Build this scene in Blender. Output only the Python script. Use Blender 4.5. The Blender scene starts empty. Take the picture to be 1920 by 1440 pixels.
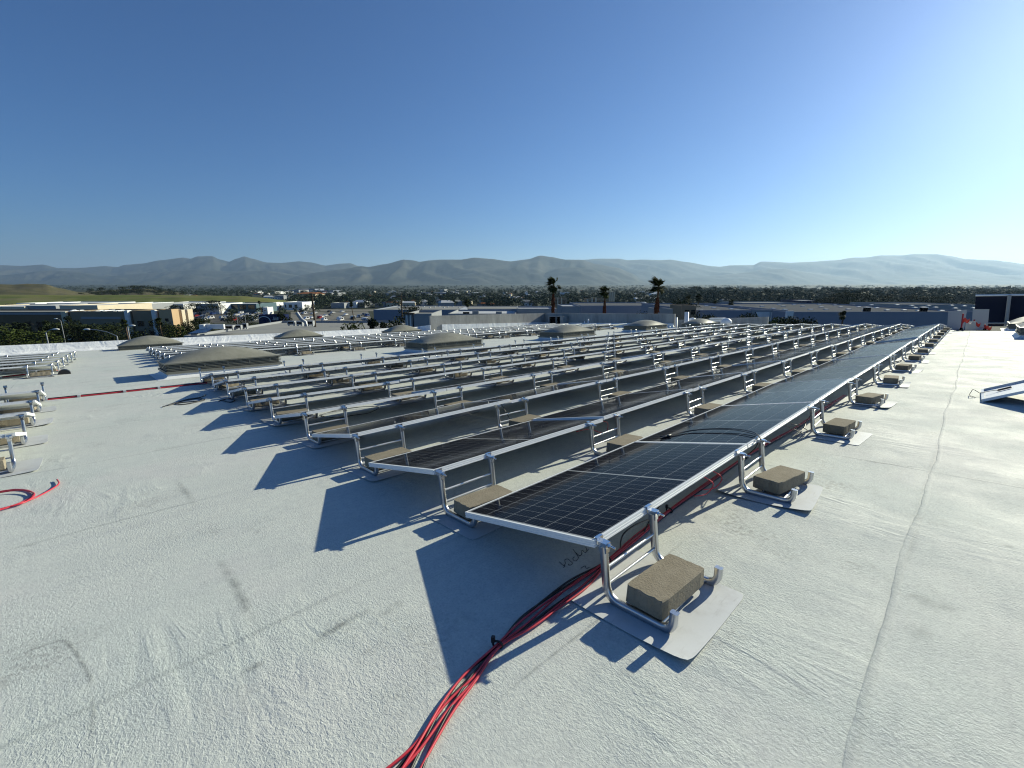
import bpy, math, random
import numpy as np
from mathutils import Vector, Matrix

rnd = random.Random(7)
sc = bpy.context.scene
col = sc.collection

# ------------------------------------------------------------------ camera, sky, sun, exposure
H = 20.0                                    # camera height above the valley floor
FPX, PITCH = 834.3, math.atan(183 / 834.3)  # focal length in pixels of a 1920 px wide picture
cam_d = bpy.data.cameras.new('camera'); cam = bpy.data.objects.new('camera', cam_d); col.objects.link(cam)
cam_d.sensor_width = 36.0; cam_d.lens = 36.0 * FPX / 1920.0
cam_d.clip_start = 0.05; cam_d.clip_end = 60000
cam.location = (0, 0, H); cam.rotation_euler = (math.pi / 2 - PITCH, 0, 0)
sc.camera = cam

SUN = Vector((0.7318, 0.5793, 0.3590)).normalized()      # direction towards the sun
EL = math.asin(SUN.z); AZ = math.atan2(SUN.x, SUN.y)
w = bpy.data.worlds.new('World'); sc.world = w; w.use_nodes = True
wn = w.node_tree; bg = wn.nodes['Background']
sky = wn.nodes.new('ShaderNodeTexSky'); sky.sky_type = 'NISHITA'; sky.sun_disc = False
sky.sun_elevation = EL; sky.sun_rotation = AZ
sky.altitude = 0; sky.air_density = 1.0; sky.dust_density = 0.52; sky.ozone_density = 10.0
wn.links.new(sky.outputs[0], bg.inputs[0]); bg.inputs[1].default_value = 0.066
sl = bpy.data.lights.new('sun', 'SUN'); sl.energy = 4.7; sl.angle = math.radians(0.53); sl.color = (1.0, 0.97, 0.765)
so = bpy.data.objects.new('sun', sl); col.objects.link(so); so.rotation_euler = SUN.to_track_quat('Z', 'Y').to_euler()
sc.view_settings.view_transform = 'Standard'; sc.view_settings.look = 'None'
sc.view_settings.exposure = 0.62; sc.view_settings.gamma = 1.0
sc.cycles.max_bounces = 6; sc.cycles.volume_bounces = 0; sc.cycles.transparent_max_bounces = 8
sc.cycles.caustics_reflective = False; sc.cycles.caustics_refractive = False
sc.cycles.sample_clamp_indirect = 6.0; sc.cycles.filter_width = 1.15

# ------------------------------------------------------------------ frames of reference
# the roof we stand on is not level: MR takes roof coordinates (X along the rows, Y across, Z off the roof) to the world
RM = Matrix(((0.7182347, -0.6952734, -0.0270875), (0.6955612, 0.7164214, 0.0541750), (-0.0182604, -0.0577514, 0.9981640)))
RC = Vector((-1.592462, -1.148093, 1.380901))
MR = RM.to_4x4(); MR.translation = Vector((0, 0, H)) - RM @ RC
RIDGE, FALL = 26.45, 0.055
def zr(X): return 0.0 if X < RIDGE else -FALL * (X - RIDGE)
def ray(x, y):
    u, v = (x - 960) / FPX, (720 - y) / FPX
    return Vector((u, math.cos(PITCH) + v * math.sin(PITCH), -math.sin(PITCH) + v * math.cos(PITCH)))
def G(x, y, z=0.0):                        # the point of height z seen at a pixel
    d = ray(x, y); t = (z - H) / d.z; return Vector((d.x * t, d.y * t, z))
def D(x, y, dist):                         # the point seen at a pixel, dist metres ahead
    d = ray(x, y); t = dist / d.y; return Vector((d.x * t, dist, H + d.z * t))

def rray(x, y): return RM.transposed() @ ray(x, y)
def roofZ(x, y, z=0.0):                     # the point of height z over the roof seen at a pixel, in roof coordinates
    d = rray(x, y); return RC + d * ((z - RC.z) / d.z)
def roofX(x, y, X):
    d = rray(x, y); return RC + d * ((X - RC.x) / d.x)
def roofY(x, y, Y):
    d = rray(x, y); return RC + d * ((Y - RC.y) / d.y)

# ------------------------------------------------------------------ building blocks
class MB:
    def __init__(s): s.v = []; s.f = []; s.m = []; s.sm = []
    def add(s, v, f, m=0, smooth=False):
        b = len(s.v); s.v.extend([tuple(q) for q in v]); s.f.extend([tuple(i + b for i in q) for q in f])
        s.m.extend([m] * len(f)); s.sm.extend([smooth] * len(f)); return s
    def box(s, x0, x1, y0, y1, z0, z1, m=0, M=None):
        v = [(x, y, z) for z in (z0, z1) for y in (y0, y1) for x in (x0, x1)]
        if M is not None: v = [M @ Vector(q) for q in v]
        return s.add(v, [(0, 2, 3, 1), (4, 5, 7, 6), (0, 1, 5, 4), (2, 6, 7, 3), (0, 4, 6, 2), (1, 3, 7, 5)], m)
    def tube(s, pts, r, n=8, m=0, prof=None, cap=True, up=None):
        P = [Vector(p) for p in pts]; k = len(P)
        if up is None: up = Vector((0.13, 0.29, 0.95))
        up = Vector(up)
        R = r if isinstance(r, (list, tuple)) else [r] * k
        pr = prof or [(math.cos(2 * math.pi * i / n), math.sin(2 * math.pi * i / n)) for i in range(n)]
        n = len(pr); vs = []
        for i in range(k):
            t = (P[min(i + 1, k - 1)] - P[max(i - 1, 0)]).normalized()
            a = t.cross(up)
            if a.length < 1e-4: a = t.cross(Vector((1, 0, 0)))
            a.normalize(); b = a.cross(t)
            vs += [P[i] + (a * q[0] + b * q[1]) * R[i] for q in pr]
        f = [(i * n + j, i * n + (j + 1) % n, (i + 1) * n + (j + 1) % n, (i + 1) * n + j) for i in range(k - 1) for j in range(n)]
        s.add(vs, f, m, True)
        if cap: s.add(vs[:n], [tuple(range(n - 1, -1, -1))], m); s.add(vs[-n:], [tuple(range(n))], m)
        return s
    def lathe(s, pr, n=16, m=0, M=None):
        vs = [(r * math.cos(2 * math.pi * j / n), r * math.sin(2 * math.pi * j / n), z) for r, z in pr for j in range(n)]
        if M is not None: vs = [M @ Vector(q) for q in vs]
        f = [(i * n + j, i * n + (j + 1) % n, (i + 1) * n + (j + 1) % n, (i + 1) * n + j) for i in range(len(pr) - 1) for j in range(n)]
        return s.add(vs, f, m, True)
    def prism(s, poly, z0, z1, m=0, M=None):
        n = len(poly); v = [(x, y, z0) for x, y in poly] + [(x, y, z1) for x, y in poly]
        if M is not None: v = [M @ Vector(q) for q in v]
        return s.add(v, [tuple(range(n - 1, -1, -1)), tuple(range(n, 2 * n))] + [(i, (i + 1) % n, n + (i + 1) % n, n + i) for i in range(n)], m)
    def mesh(s, name, mats):
        me = bpy.data.meshes.new(name); me.from_pydata(s.v, [], s.f)
        for q in (mats if isinstance(mats, (list, tuple)) else [mats]): me.materials.append(q)
        me.polygons.foreach_set('material_index', s.m); me.polygons.foreach_set('use_smooth', s.sm)
        me.update(); return me
def tag(o, label=None, cat=None, group=None, kind=None):
    if label: o['label'] = label
    if cat: o['category'] = cat
    if group: o['group'] = group
    if kind: o['kind'] = kind
    return o
def link(name, me, parent=None, M=None):
    o = bpy.data.objects.new(name, me); col.objects.link(o)
    if parent is not None: o.parent = parent
    if M is not None: o.matrix_local = M
    return o
def thing(name, label, cat, M=None, group=None):
    return tag(link(name, None, None, M), label, cat, group)
def T(x, y, z=0.0): return Matrix.Translation((x, y, z))
def RT(X, Y, z=0.0, rz=0.0): return MR @ T(X, Y, zr(X) + z) @ Matrix.Rotation(rz, 4, 'Z')
def copy_tree(o, parent=None):
    c = o.copy(); col.objects.link(c)
    if parent is not None: c.parent = parent
    for ch in list(o.children): copy_tree(ch, c)
    return c
ORD = ('first second third fourth fifth sixth seventh eighth ninth tenth eleventh twelfth thirteenth fourteenth fifteenth sixteenth seventeenth eighteenth '
       'nineteenth twentieth').split()

# ------------------------------------------------------------------ materials
class NT:
    def __init__(s, name):
        s.mat = bpy.data.materials.new(name); s.mat.use_nodes = True; s.t = s.mat.node_tree
        s.b = s.t.nodes['Principled BSDF']
    def n(s, typ, **kw):
        q = s.t.nodes.new(typ)
        for k, v in kw.items(): setattr(q, k, v)
        return q
    def put(s, sock, v):
        if isinstance(v, bpy.types.NodeSocket): s.t.links.new(v, sock)
        else: sock.default_value = v
    def math(s, op, a, b=0.0, c=0.0):
        q = s.n('ShaderNodeMath', operation=op); s.put(q.inputs[0], a); s.put(q.inputs[1], b)
        if op in ('MULTIPLY_ADD', 'COMPARE', 'WRAP'): s.put(q.inputs[2], c)
        return q.outputs[0]
    def mix(s, f, a, b, mode='MIX'):
        q = s.n('ShaderNodeMix', data_type='RGBA', blend_type=mode); s.put(q.inputs[0], f)
        for i, v in ((6, a), (7, b)):
            s.put(q.inputs[i], v if isinstance(v, bpy.types.NodeSocket) else (*v, 1.0))
        return q.outputs[2]
    def coord(s, kind='Object'): return s.n('ShaderNodeTexCoord').outputs[kind]
    def geo(s): return s.n('ShaderNodeNewGeometry').outputs['Position']
    def mapv(s, v, scale=(1, 1, 1), loc=(0, 0, 0), rot=(0, 0, 0)):
        q = s.n('ShaderNodeMapping'); s.t.links.new(v, q.inputs[0]); q.inputs['Location'].default_value = loc
        q.inputs['Rotation'].default_value = rot; q.inputs['Scale'].default_value = scale; return q.outputs[0]
    def noise(s, v, scale, det=4.0, rough=0.55, dist=0.0):
        q = s.n('ShaderNodeTexNoise'); s.t.links.new(v, q.inputs['Vector']); q.inputs['Scale'].default_value = scale
        q.inputs['Detail'].default_value = det; q.inputs['Roughness'].default_value = rough; q.inputs['Distortion'].default_value = dist
        return q.outputs['Fac']
    def ramp(s, f, *stops):
        q = s.n('ShaderNodeValToRGB'); s.t.links.new(f, q.inputs[0]); e = q.color_ramp.elements
        while len(e) < len(stops): e.new(0.5)
        for k, (p, c) in enumerate(stops):
            e[k].position = p; e[k].color = (*c, 1) if isinstance(c, (tuple, list)) else (c, c, c, 1)
        return q.outputs[0]
    def sep(s, v):
        q = s.n('ShaderNodeSeparateXYZ'); s.t.links.new(v, q.inputs[0]); return q.outputs
    def bump(s, h, strength=0.3, dist=0.01, normal=None):
        q = s.n('ShaderNodeBump'); q.inputs['Strength'].default_value = strength; q.inputs['Distance'].default_value = dist
        s.t.links.new(h, q.inputs['Height'])
        if normal is not None: s.t.links.new(normal, q.inputs['Normal'])
        s.t.links.new(q.outputs[0], s.b.inputs['Normal']); return q.outputs[0]
    def set(s, color=None, rough=None, metal=None, spec=None, **kw):
        if color is not None: s.put(s.b.inputs['Base Color'], color if isinstance(color, bpy.types.NodeSocket) else (*color, 1.0))
        if rough is not None: s.put(s.b.inputs['Roughness'], rough)
        if metal is not None: s.put(s.b.inputs['Metallic'], metal)
        if spec is not None: s.put(s.b.inputs['Specular IOR Level'], spec)
        for k, v in kw.items(): s.put(s.b.inputs[k], v)
        return s.mat
def plain(name, c, rough=0.6, metal=0.0, var=0.18, scale=4.0, bump=0.0, bscale=60.0):
    m = NT(name); p = m.coord(); nz = m.noise(p, scale)
    cc = m.mix(nz, tuple(x * (1 - var) for x in c), tuple(min(1, x * (1 + var)) for x in c))
    m.set(cc, rough, metal, 0.0 if rough >= .6 and metal < .2 else None)
    if bump: m.bump(m.noise(p, bscale, 3), bump, 0.004)
    return m.mat

def roof_material():
    m = NT('roof_coating'); p = m.coord(); x, y, z = m.sep(p)
    big = m.noise(p, 0.33, 5, 0.6); mid = m.noise(p, 1.7, 5, 0.6); fine = m.noise(p, 22, 4, 0.6)
    streak = m.noise(m.mapv(p, (0.5, 5.0, 1), rot=(0, 0, 0.9)), 1.3, 4, 0.6)
    c = m.mix(m.ramp(big, (0.3, 0.0), (0.7, 1.0)), (0.575, 0.600, 0.545), (0.655, 0.665, 0.605))
    c = m.mix(m.ramp(mid, (0.35, 0.0), (0.75, 0.4)), c, (0.515, 0.55, 0.515))
    c = m.mix(m.ramp(streak, (0.48, 0.0), (0.70, 0.28)), c, (0.46, 0.48, 0.47))
    c = m.mix(m.ramp(fine, (0.35, 0.30), (0.6, 0.0)), c, (0.40, 0.41, 0.40))
    # smudges and scuffs
    sm = m.noise(m.mapv(p, (1.0, 2.6, 1), rot=(0, 0, -0.6)), 2.3, 6, 0.7)
    c = m.mix(m.ramp(sm, (0.62, 0.0), (0.76, 0.45)), c, (0.30, 0.31, 0.31))
    # laps of the membrane: every 0.98 m across, every 6.1 m along, both wandering
    wob = m.math('MULTIPLY', m.math('SUBTRACT', m.noise(m.mapv(p, (1, 0.15, 1)), 0.9, 3), 0.5), 0.10)
    yy = m.math('ADD', m.math('ADD', y, 1.0), wob)
    fr = m.math('ABSOLUTE', m.math('SUBTRACT', m.math('FRACT', m.math('ADD', m.math('DIVIDE', yy, 1.96), 0.5)), 0.5))
    lap = m.ramp(m.math('MULTIPLY', fr, 1.96), (0.0, 1.0), (0.010, 0.75), (0.022, 0.0))
    near = m.ramp(m.math('ABSOLUTE', yy), (0.0, 0.35), (0.2, 0.55))
    wob2 = m.math('MULTIPLY', m.math('SUBTRACT', m.noise(p, 1.2, 3), 0.5), 0.12)
    xx = m.math('ADD', m.math('ADD', x, 2.85), wob2)
    fx = m.math('ABSOLUTE', m.math('SUBTRACT', m.math('FRACT', m.math('ADD', m.math('DIVIDE', xx, 6.1), 0.5)), 0.5))
    lapx = m.ramp(m.math('MULTIPLY', fx, 6.1), (0.0, 0.6), (0.008, 0.4), (0.018, 0.0))
    brk = m.ramp(m.noise(p, 0.8, 3), (0.42, 0.15), (0.6, 1.0))
    lp = m.math('MULTIPLY', m.math('MAXIMUM', m.math('MULTIPLY', lap, near), lapx), brk)
    c = m.mix(m.math('MULTIPLY', lp, 0.62), c, (0.17, 0.18, 0.18))
    # tints of old and new coating, salt-and-pepper grain, soiled mottling
    t1 = m.noise(p, .55, 4, .6); t2 = m.noise(m.mapv(p, (1, 1, 1), (7, 3, 0)), .8, 4, .6)
    c = m.mix(m.ramp(t1, (.48, 0.0), (.68, .40)), c, (.50, .565, .515)); c = m.mix(m.ramp(t2, (.52, 0.0), (.70, .40)), c, (.605, .575, .555))
    g1 = m.noise(p, 85, 3, .6); g2 = m.noise(p, 34, 4, .65)
    c = m.mix(m.ramp(g1, (.28, .38), (.47, 0.0)), c, (.27, .285, .275)); c = m.mix(m.ramp(g1, (.55, 0.0), (.72, .45)), c, (.74, .74, .71))
    mot = m.math('MULTIPLY', m.ramp(m.noise(p, 1.15, 5, .65), (.56, 0.0), (.70, 1.0)), m.ramp(g2, (.44, 0.0), (.60, .75)))
    c = m.mix(mot, c, (.30, .30, .28))
    rub = m.noise(m.mapv(p, (.35, 9, 1), rot=(0, 0, .25)), 2.1, 4, .7); rub2 = m.noise(m.mapv(p, (9, .45, 1), rot=(0, 0, -.2)), 1.7, 4, .7)
    c = m.mix(m.ramp(rub, (.60, 0.0), (.74, .30)), c, (.36, .37, .36)); c = m.mix(m.ramp(rub2, (.62, 0.0), (.76, .30)), c, (.74, .73, .70))
    m.set(c, m.ramp(mid, (0.3, 0.70), (0.7, 0.86)), spec=0.20)
    worm = m.noise(m.mapv(p, (1.0, 0.62, 1), rot=(0, 0, 0.5)), 92, 2.2, 0.5, 0.7)
    gran = m.noise(p, 210, 2, 0.5); rg = m.ramp(m.noise(p, .9, 4, .6), (.36, .45), (.62, 1.25))
    blot = m.noise(p, 6.5, 4, 0.6)
    h = m.math('ADD', m.math('MULTIPLY', worm, 0.6), m.math('MULTIPLY', gran, 0.28))
    h = m.math('MULTIPLY', h, rg); h = m.math('ADD', h, m.math('MULTIPLY', blot, 0.45))
    cr = m.noise(m.mapv(p, (4.5, 1.2, 1), rot=(0, 0, .35)), 1.6, 3, .55, 1.4); cm = m.ramp(m.noise(p, .7, 3), (.53, 0.0), (.66, 1.0))
    h = m.math('ADD', h, m.math('MULTIPLY', m.math('MULTIPLY', cr, cm), 2.2)); h = m.math('ADD', h, m.math('MULTIPLY', lp, 0.55))
    h = m.math('ADD', h, m.math('MULTIPLY', m.noise(m.mapv(p, (0.7, 3.2, 1), rot=(0, 0, 1.2)), 3.5, 3, 0.5), 0.55))
    m.bump(h, 0.45, 0.010)
    return m.mat
M_roof = roof_material()

def glass_material():
    m = NT('solar_cells'); p = m.coord(); x, y, z = m.sep(p)
    def line(v, period, off, w, soft=0.0006):
        f = m.math('FRACT', m.math('ADD', m.math('DIVIDE', m.math('SUBTRACT', v, off), period), 0.5))
        d = m.math('MULTIPLY', m.math('ABSOLUTE', m.math('SUBTRACT', f, 0.5)), period)
        return m.math('LESS_THAN', d, w)
    # six strings across the slope, two halves of twelve half-cells along the row, nine bus bars per cell
    py = 0.1595; px = 0.0810
    gy = line(y, py, 0.5, 0.0013)
    half = m.math('SUBTRACT', m.math('ABSOLUTE', m.math('SUBTRACT', x, 1.0075)), 0.009)
    gx = line(half, px, 0.0, 0.0008)
    mid = m.math('LESS_THAN', half, 0.0)
    edge = m.math('MAXIMUM', m.math('GREATER_THAN', half, 0.973), m.math('GREATER_THAN', m.math('ABSOLUTE', m.math('SUBTRACT', y, 0.5)), 0.4785))
    bus = line(y, py / 6, 0.5 + py / 12, 0.00055)
    grid = m.math('MAXIMUM', m.math('MAXIMUM', gx, gy), m.math('MAXIMUM', mid, edge))
    obr = m.n('ShaderNodeObjectInfo').outputs['Random']
    cell = m.mix(m.noise(m.mapv(p, (1, 1, 1)), 5, 2), (0.0035, 0.005, 0.010), (0.006, 0.008, 0.016))
    cell = m.mix(m.math('MULTIPLY', bus, 0.35), cell, (0.20, 0.22, 0.25))
    c = m.mix(m.math('MULTIPLY', grid, 0.70), cell, (0.42, 0.44, 0.45))
    dust = m.noise(p, 9, 5, 0.65)
    dl = m.math('MULTIPLY', m.ramp(dust, (0.35, 0.002), (0.75, 0.014)), m.math('ADD', 0.7, m.math('MULTIPLY', obr, 0.6)))
    c = m.mix(dl, c, (0.42, 0.41, 0.38))
    m.set(c, m.ramp(dust, (0.3, 0.05), (0.8, 0.13)), spec=0.5, IOR=1.07)
    return m.mat
M_glass = glass_material()
def sheet_material():
    m = NT('white_membrane'); p = m.coord(); o = m.n('ShaderNodeObjectInfo').outputs['Random']
    n1 = m.noise(m.mapv(p, (1, 1, 1)), 5, 6, .7); n2 = m.noise(m.mapv(p, (1, 6, 1), rot=(0, 0, .7)), 6, 4, .7)
    c = m.mix(o, (.53, .545, .54), (.64, .65, .64)); c = m.mix(m.ramp(n1, (.48, 0.0), (.72, .5)), c, (.40, .39, .36)); c = m.mix(m.ramp(n2, (.58, 0.0), (.75, .5)), c, (.34, .33, .31))
    m.set(c, .5, 0, .3); m.bump(n1, .15, .004); return m.mat
M_frame = plain('anodised_frame', (0.86, 0.865, 0.85), 0.42, 0.0, 0.03, 12)
M_tube = plain('aluminium_tube', (0.60, 0.61, 0.62), 0.30, 1.0, 0.10, 14)
M_bar = plain('aluminium_bar', (0.76, 0.77, 0.77), 0.34, 0.6, 0.05, 8)
M_steel = plain('bright_steel', (0.80, 0.80, 0.79), 0.20, 1.0, 0.05, 20)
M_back = plain('white_backsheet', (0.74, 0.76, 0.78), 0.55, 0.0, 0.03, 3)
M_black = plain('black_rubber', (0.014, 0.014, 0.016), 0.45)
M_red = plain('red_insulation', (0.56, 0.035, 0.055), 0.42, 0, 0.15, 6)
M_sheet = sheet_material()
M_white = plain('white_coating', (0.80, 0.81, 0.80), 0.5, 0, 0.05, 1.3, 0.3, 14)
def concrete(name, a, b, pit=0.5):
    m = NT(name); p = m.coord(); n1 = m.noise(p, 7, 6, 0.65); n2 = m.noise(p, 90, 3, 0.6); n3 = m.noise(p, 2, 4)
    c = m.mix(m.ramp(n1, (0.3, 0.0), (0.7, 1.0)), a, b)
    c = m.mix(m.ramp(n2, (0.30, pit), (0.48, 0.0)), c, tuple(q * 0.45 for q in a))
    c = m.mix(m.ramp(n3, (0.5, 0.0), (0.75, 0.3)), c, tuple(q * 0.7 for q in b))
    rn = m.n('ShaderNodeObjectInfo').outputs['Random']; c = m.mix(m.math('MULTIPLY', rn, .45), c, tuple(q * .62 for q in a)); vor = m.n('ShaderNodeTexVoronoi'); vor.inputs['Scale'].default_value = 38; m.t.links.new(p, vor.inputs['Vector']); pit_ = m.ramp(vor.outputs['Distance'], (.05, .75), (.13, 0.0)); c = m.mix(m.math('MULTIPLY', pit_, m.ramp(n1, (.5, 0.0), (.62, 1.0))), c, tuple(q * .25 for q in a))
    m.set(c, 0.9, 0, 0.1); m.bump(m.math('ADD', n2, m.math('MULTIPLY', n1, 0.5)), 0.5, 0.006); return m.mat
M_block = concrete('concrete_block', (0.25, 0.215, 0.155), (0.345, 0.30, 0.225), 0.35)
def wall_concrete():
    m = NT('stained_concrete'); p = m.coord(); st = m.noise(m.mapv(p, (1.0, 1.0, 0.30)), 1.3, 6, 0.72); n2 = m.noise(p, 14, 5, 0.65)
    c = m.mix(m.ramp(st, (0.35, 0.0), (0.68, 1.0)), (0.43, 0.42, 0.385), (0.24, 0.235, 0.22))
    c = m.mix(m.ramp(n2, (0.4, 0.0), (0.7, 0.35)), c, (0.30, 0.29, 0.26)); m.set(c, 0.88, 0, 0.25); m.bump(n2, 0.3, 0.01); return m.mat
M_conc = wall_concrete()
def dome_material():
    m = NT('dusty_dome'); p = m.coord(); n1 = m.noise(p, 3.5, 6, 0.65); n2 = m.noise(m.mapv(p, (1, 1, 0.3)), 16, 5, 0.7)
    c = m.mix(m.ramp(n1, (0.3, 0.0), (0.7, 1.0)), (0.205, 0.200, 0.155), (0.285, 0.275, 0.22))
    c = m.mix(m.ramp(n2, (0.45, 0.0), (0.7, 0.35)), c, (0.32, 0.31, 0.26)); m.set(c, 0.55, 0, 0.3); return m.mat
M_dome = dome_material()
M_sky_frame = plain('weathered_bronze_frame', (0.19, 0.185, 0.15), 0.5, 0.25, 0.25, 5)
M_dark = plain('dark_gap', (0.012, 0.012, 0.012), 0.7)

# ------------------------------------------------------------------ the roof
def stain_material():
    m = NT('roof_scuff'); p = m.coord(); at = m.n('ShaderNodeAttribute', attribute_name='fade').outputs['Fac']
    nz = m.ramp(m.noise(p, 9, 5, 0.7), (0.35, 0.0), (0.65, 1.0))
    m.set((0.16, 0.17, 0.175), 0.8, 0, 0.2, Alpha=m.math('MULTIPLY', m.math('MULTIPLY', at, nz), 0.62)); return m.mat
M_stain = stain_material()
# scuffs, old pooled-water lines and a lifted lap, as outlines on the photograph: ((points), width, strength)
SCUFFS = [(((332, 898), (350, 925), (366, 955)), .035, .5), (((405, 1040), (440, 1095), (470, 1160), (496, 1205)), .035, .6),
          (((0, 1240), (60, 1218), (118, 1200), (140, 1220), (168, 1270), (174, 1330), (168, 1440)), .012, .9),
          (((440, 1268), (480, 1250), (500, 1240)), .03, .9), (((580, 1205), (640, 1172), (700, 1140)), .03, .8), (((300, 790), (400, 770), (520, 752)), .03, .4),
          (((1880, 1020), (1905, 1030)), .03, .8), (((1580, 858), (1660, 870), (1752, 880)), .012, .9), (((1300, 1000), (1240, 1050), (1150, 1140), (1010, 1250), (840, 1390)), .010, .75),
          (((1345, 962), (1440, 900), (1500, 862)), .010, .6), (((10, 1035), (40, 1025), (70, 1022)), .025, .8), (((700, 1160), (760, 1130)), .05, .8), (((1720, 1110), (1780, 1150)), .09, .5), (((1690, 1180), (1760, 1190)), .07, .45)]
def build_roof():
    b = MB()
    xs = [-40, -10, -3, 3, 9, 15, 21, RIDGE, 30, 34, 38.5]; ys = [-14, -6, -2, 2, 6, 10, 16, 22, 30.45]
    n = len(ys)
    b.add([(X, Y, zr(X)) for X in xs for Y in ys], [(i * n + j, (i + 1) * n + j, (i + 1) * n + j + 1, i * n + j + 1) for i in range(len(xs) - 1) for j in range(n - 1)])
    x0, x1, y0, y1 = xs[0], xs[-1], ys[0], ys[-1]
    lo = -17.5
    c = [(x0, y0), (x1, y0), (x1, y1), (x0, y1)]
    v = [(x, y, zr(x)) for x, y in c] + [(x, y, lo) for x, y in c]
    b.add(v, [(0, 4, 5, 1), (1, 5, 6, 2), (2, 6, 7, 3), (3, 7, 4, 0)], 1)
    # the wandering lap along the walkway is a real low ridge
    r = random.Random(5); vs = []; f = []; k = 0; X = -2.2
    while X < RIDGE:
        yc = -1.0 + 0.014 * math.sin(X * 1.3) + 0.007 * math.sin(X * 4.3 + 1) + r.gauss(0, .0015); h = 0.0035 + 0.003 * math.sin(X * 2.1) ** 2
        vs += [(X, yc - .030, .0005), (X, yc - .003, h), (X, yc + .003, .0005)]
        if k: f += [(3 * k - 3, 3 * k, 3 * k + 1, 3 * k - 2), (3 * k - 2, 3 * k + 1, 3 * k + 2, 3 * k - 1)]
        k += 1; X += 0.06 if X < 8 else 0.3
    b.add(vs, f, 0, True)
    nb = len(b.v); fade = [0.0] * nb
    for i, (pts, wd, st) in enumerate(SCUFFS):
        P = [roofZ(x, y, 0) for x, y in pts]; Q = []
        for a, c in zip(P, P[1:]):
            n = max(2, int((c - a).length / .05)); Q += [a.lerp(c, t / n) for t in range(n)]
        Q.append(P[-1]); vs = []
        for j, q in enumerate(Q):
            t = (Q[min(j + 1, len(Q) - 1)] - Q[max(j - 1, 0)]).normalized(); nrm = Vector((-t.y, t.x, 0)) * wd
            e = min(1, 3 * j / len(Q), 3 * (len(Q) - 1 - j) / len(Q))
            z = 0.0012 + 0.0001 * i
            vs += [(q.x - nrm.x, q.y - nrm.y, z), (q.x, q.y, z), (q.x + nrm.x, q.y + nrm.y, z)]; fade += [0, st * e, 0]
        b.add(vs, [(3 * j + c, 3 * j + 3 + c, 3 * j + 4 + c, 3 * j + 1 + c) for j in range(len(Q) - 1) for c in (0, 1)], 2)
    me = b.mesh('roof', [M_roof, M_white, M_stain])
    at = me.attributes.new('fade', 'FLOAT', 'POINT'); at.data.foreach_set('value', fade)
    tag(link('roof', me, None, MR), kind='structure')
build_roof()

# ------------------------------------------------------------------ solar panels
PL, PW, TILT, PITCHX, ROWY, ZHI = 2.015, 1.0, math.radians(10.16), 2.0347, 1.3549, 0.3125
def frame_mesh():
    # outline of the extrusion from the inner lip over the top, down the grooved side, back under
    pr = [(0.011, -0.0022), (0.011, 0.0), (0.0, 0.0), (0.0, -0.009), (0.0022, -0.0105), (0.0022, -0.0125), (0.0, -0.014), (0.0, -0.022),
          (0.0022, -0.0235), (0.0022, -0.0255), (0.0, -0.027), (0.0, -0.035), (0.026, -0.035), (0.026, -0.033), (0.002, -0.033), (0.002, -0.0022)]
    b = MB(); n = len(pr); vs = []
    for cx, cy, sx, sy in ((0, 0, 1, 1), (PL, 0, -1, 1), (PL, PW, -1, -1), (0, PW, 1, -1)):
        vs += [(cx + sx * d, cy + sy * d, z) for d, z in pr]
    f = [(k * n + j, k * n + (j + 1) % n, ((k + 1) % 4) * n + (j + 1) % n, ((k + 1) % 4) * n + j) for k in range(4) for j in range(n)]
    return b.add(vs, f).mesh('panel_frame', M_frame)
me_frame = frame_mesh()
g = MB(); g.add([(0.0025, 0.0025, -0.0024), (PL - .0025, 0.0025, -0.0024), (PL - .0025, PW - .0025, -0.0024), (0.0025, PW - .0025, -0.0024)], [(0, 1, 2, 3)])
me_glass = g.mesh('panel_glass', M_glass)
g = MB(); g.box(0.0025, PL - .0025, 0.0025, PW - .0025, -0.0065, -0.0045)
me_back = g.mesh('panel_backsheet', M_back)
g = MB()
for xx in (0.9, 1.0, 1.1): g.box(xx - .03, xx + .03, 0.46, 0.54, -0.022, -0.0068)
me_jb = g.mesh('junction_box', M_black)
def make_panel(label, M, group, first=[None]):
    if first[0] is None:
        o = thing('solar_panel', label, 'solar panel', M, group)
        link('frame', me_frame, o); link('glass', me_glass, o); link('backsheet', me_back, o); link('junction_box', me_jb, o)
        first[0] = o; return o
    o = copy_tree(first[0]); o['label'] = label; o['group'] = group; o.matrix_world = M; return o
PANEL0 = [None]
def panel_at(X, Y, label, group):
    dip = math.atan(FALL) if X > RIDGE - 0.5 else 0.0
    M = MR @ T(X + 0.010, Y, ZHI + zr(X) + rnd.gauss(0, .005)) @ Matrix.Rotation(dip, 4, 'Y') @ Matrix.Rotation(-TILT + rnd.gauss(0, .006), 4, 'X') @ Matrix.Rotation(rnd.gauss(0, .0035), 4, 'Y')
    return make_panel(label, M, group, PANEL0)

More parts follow.
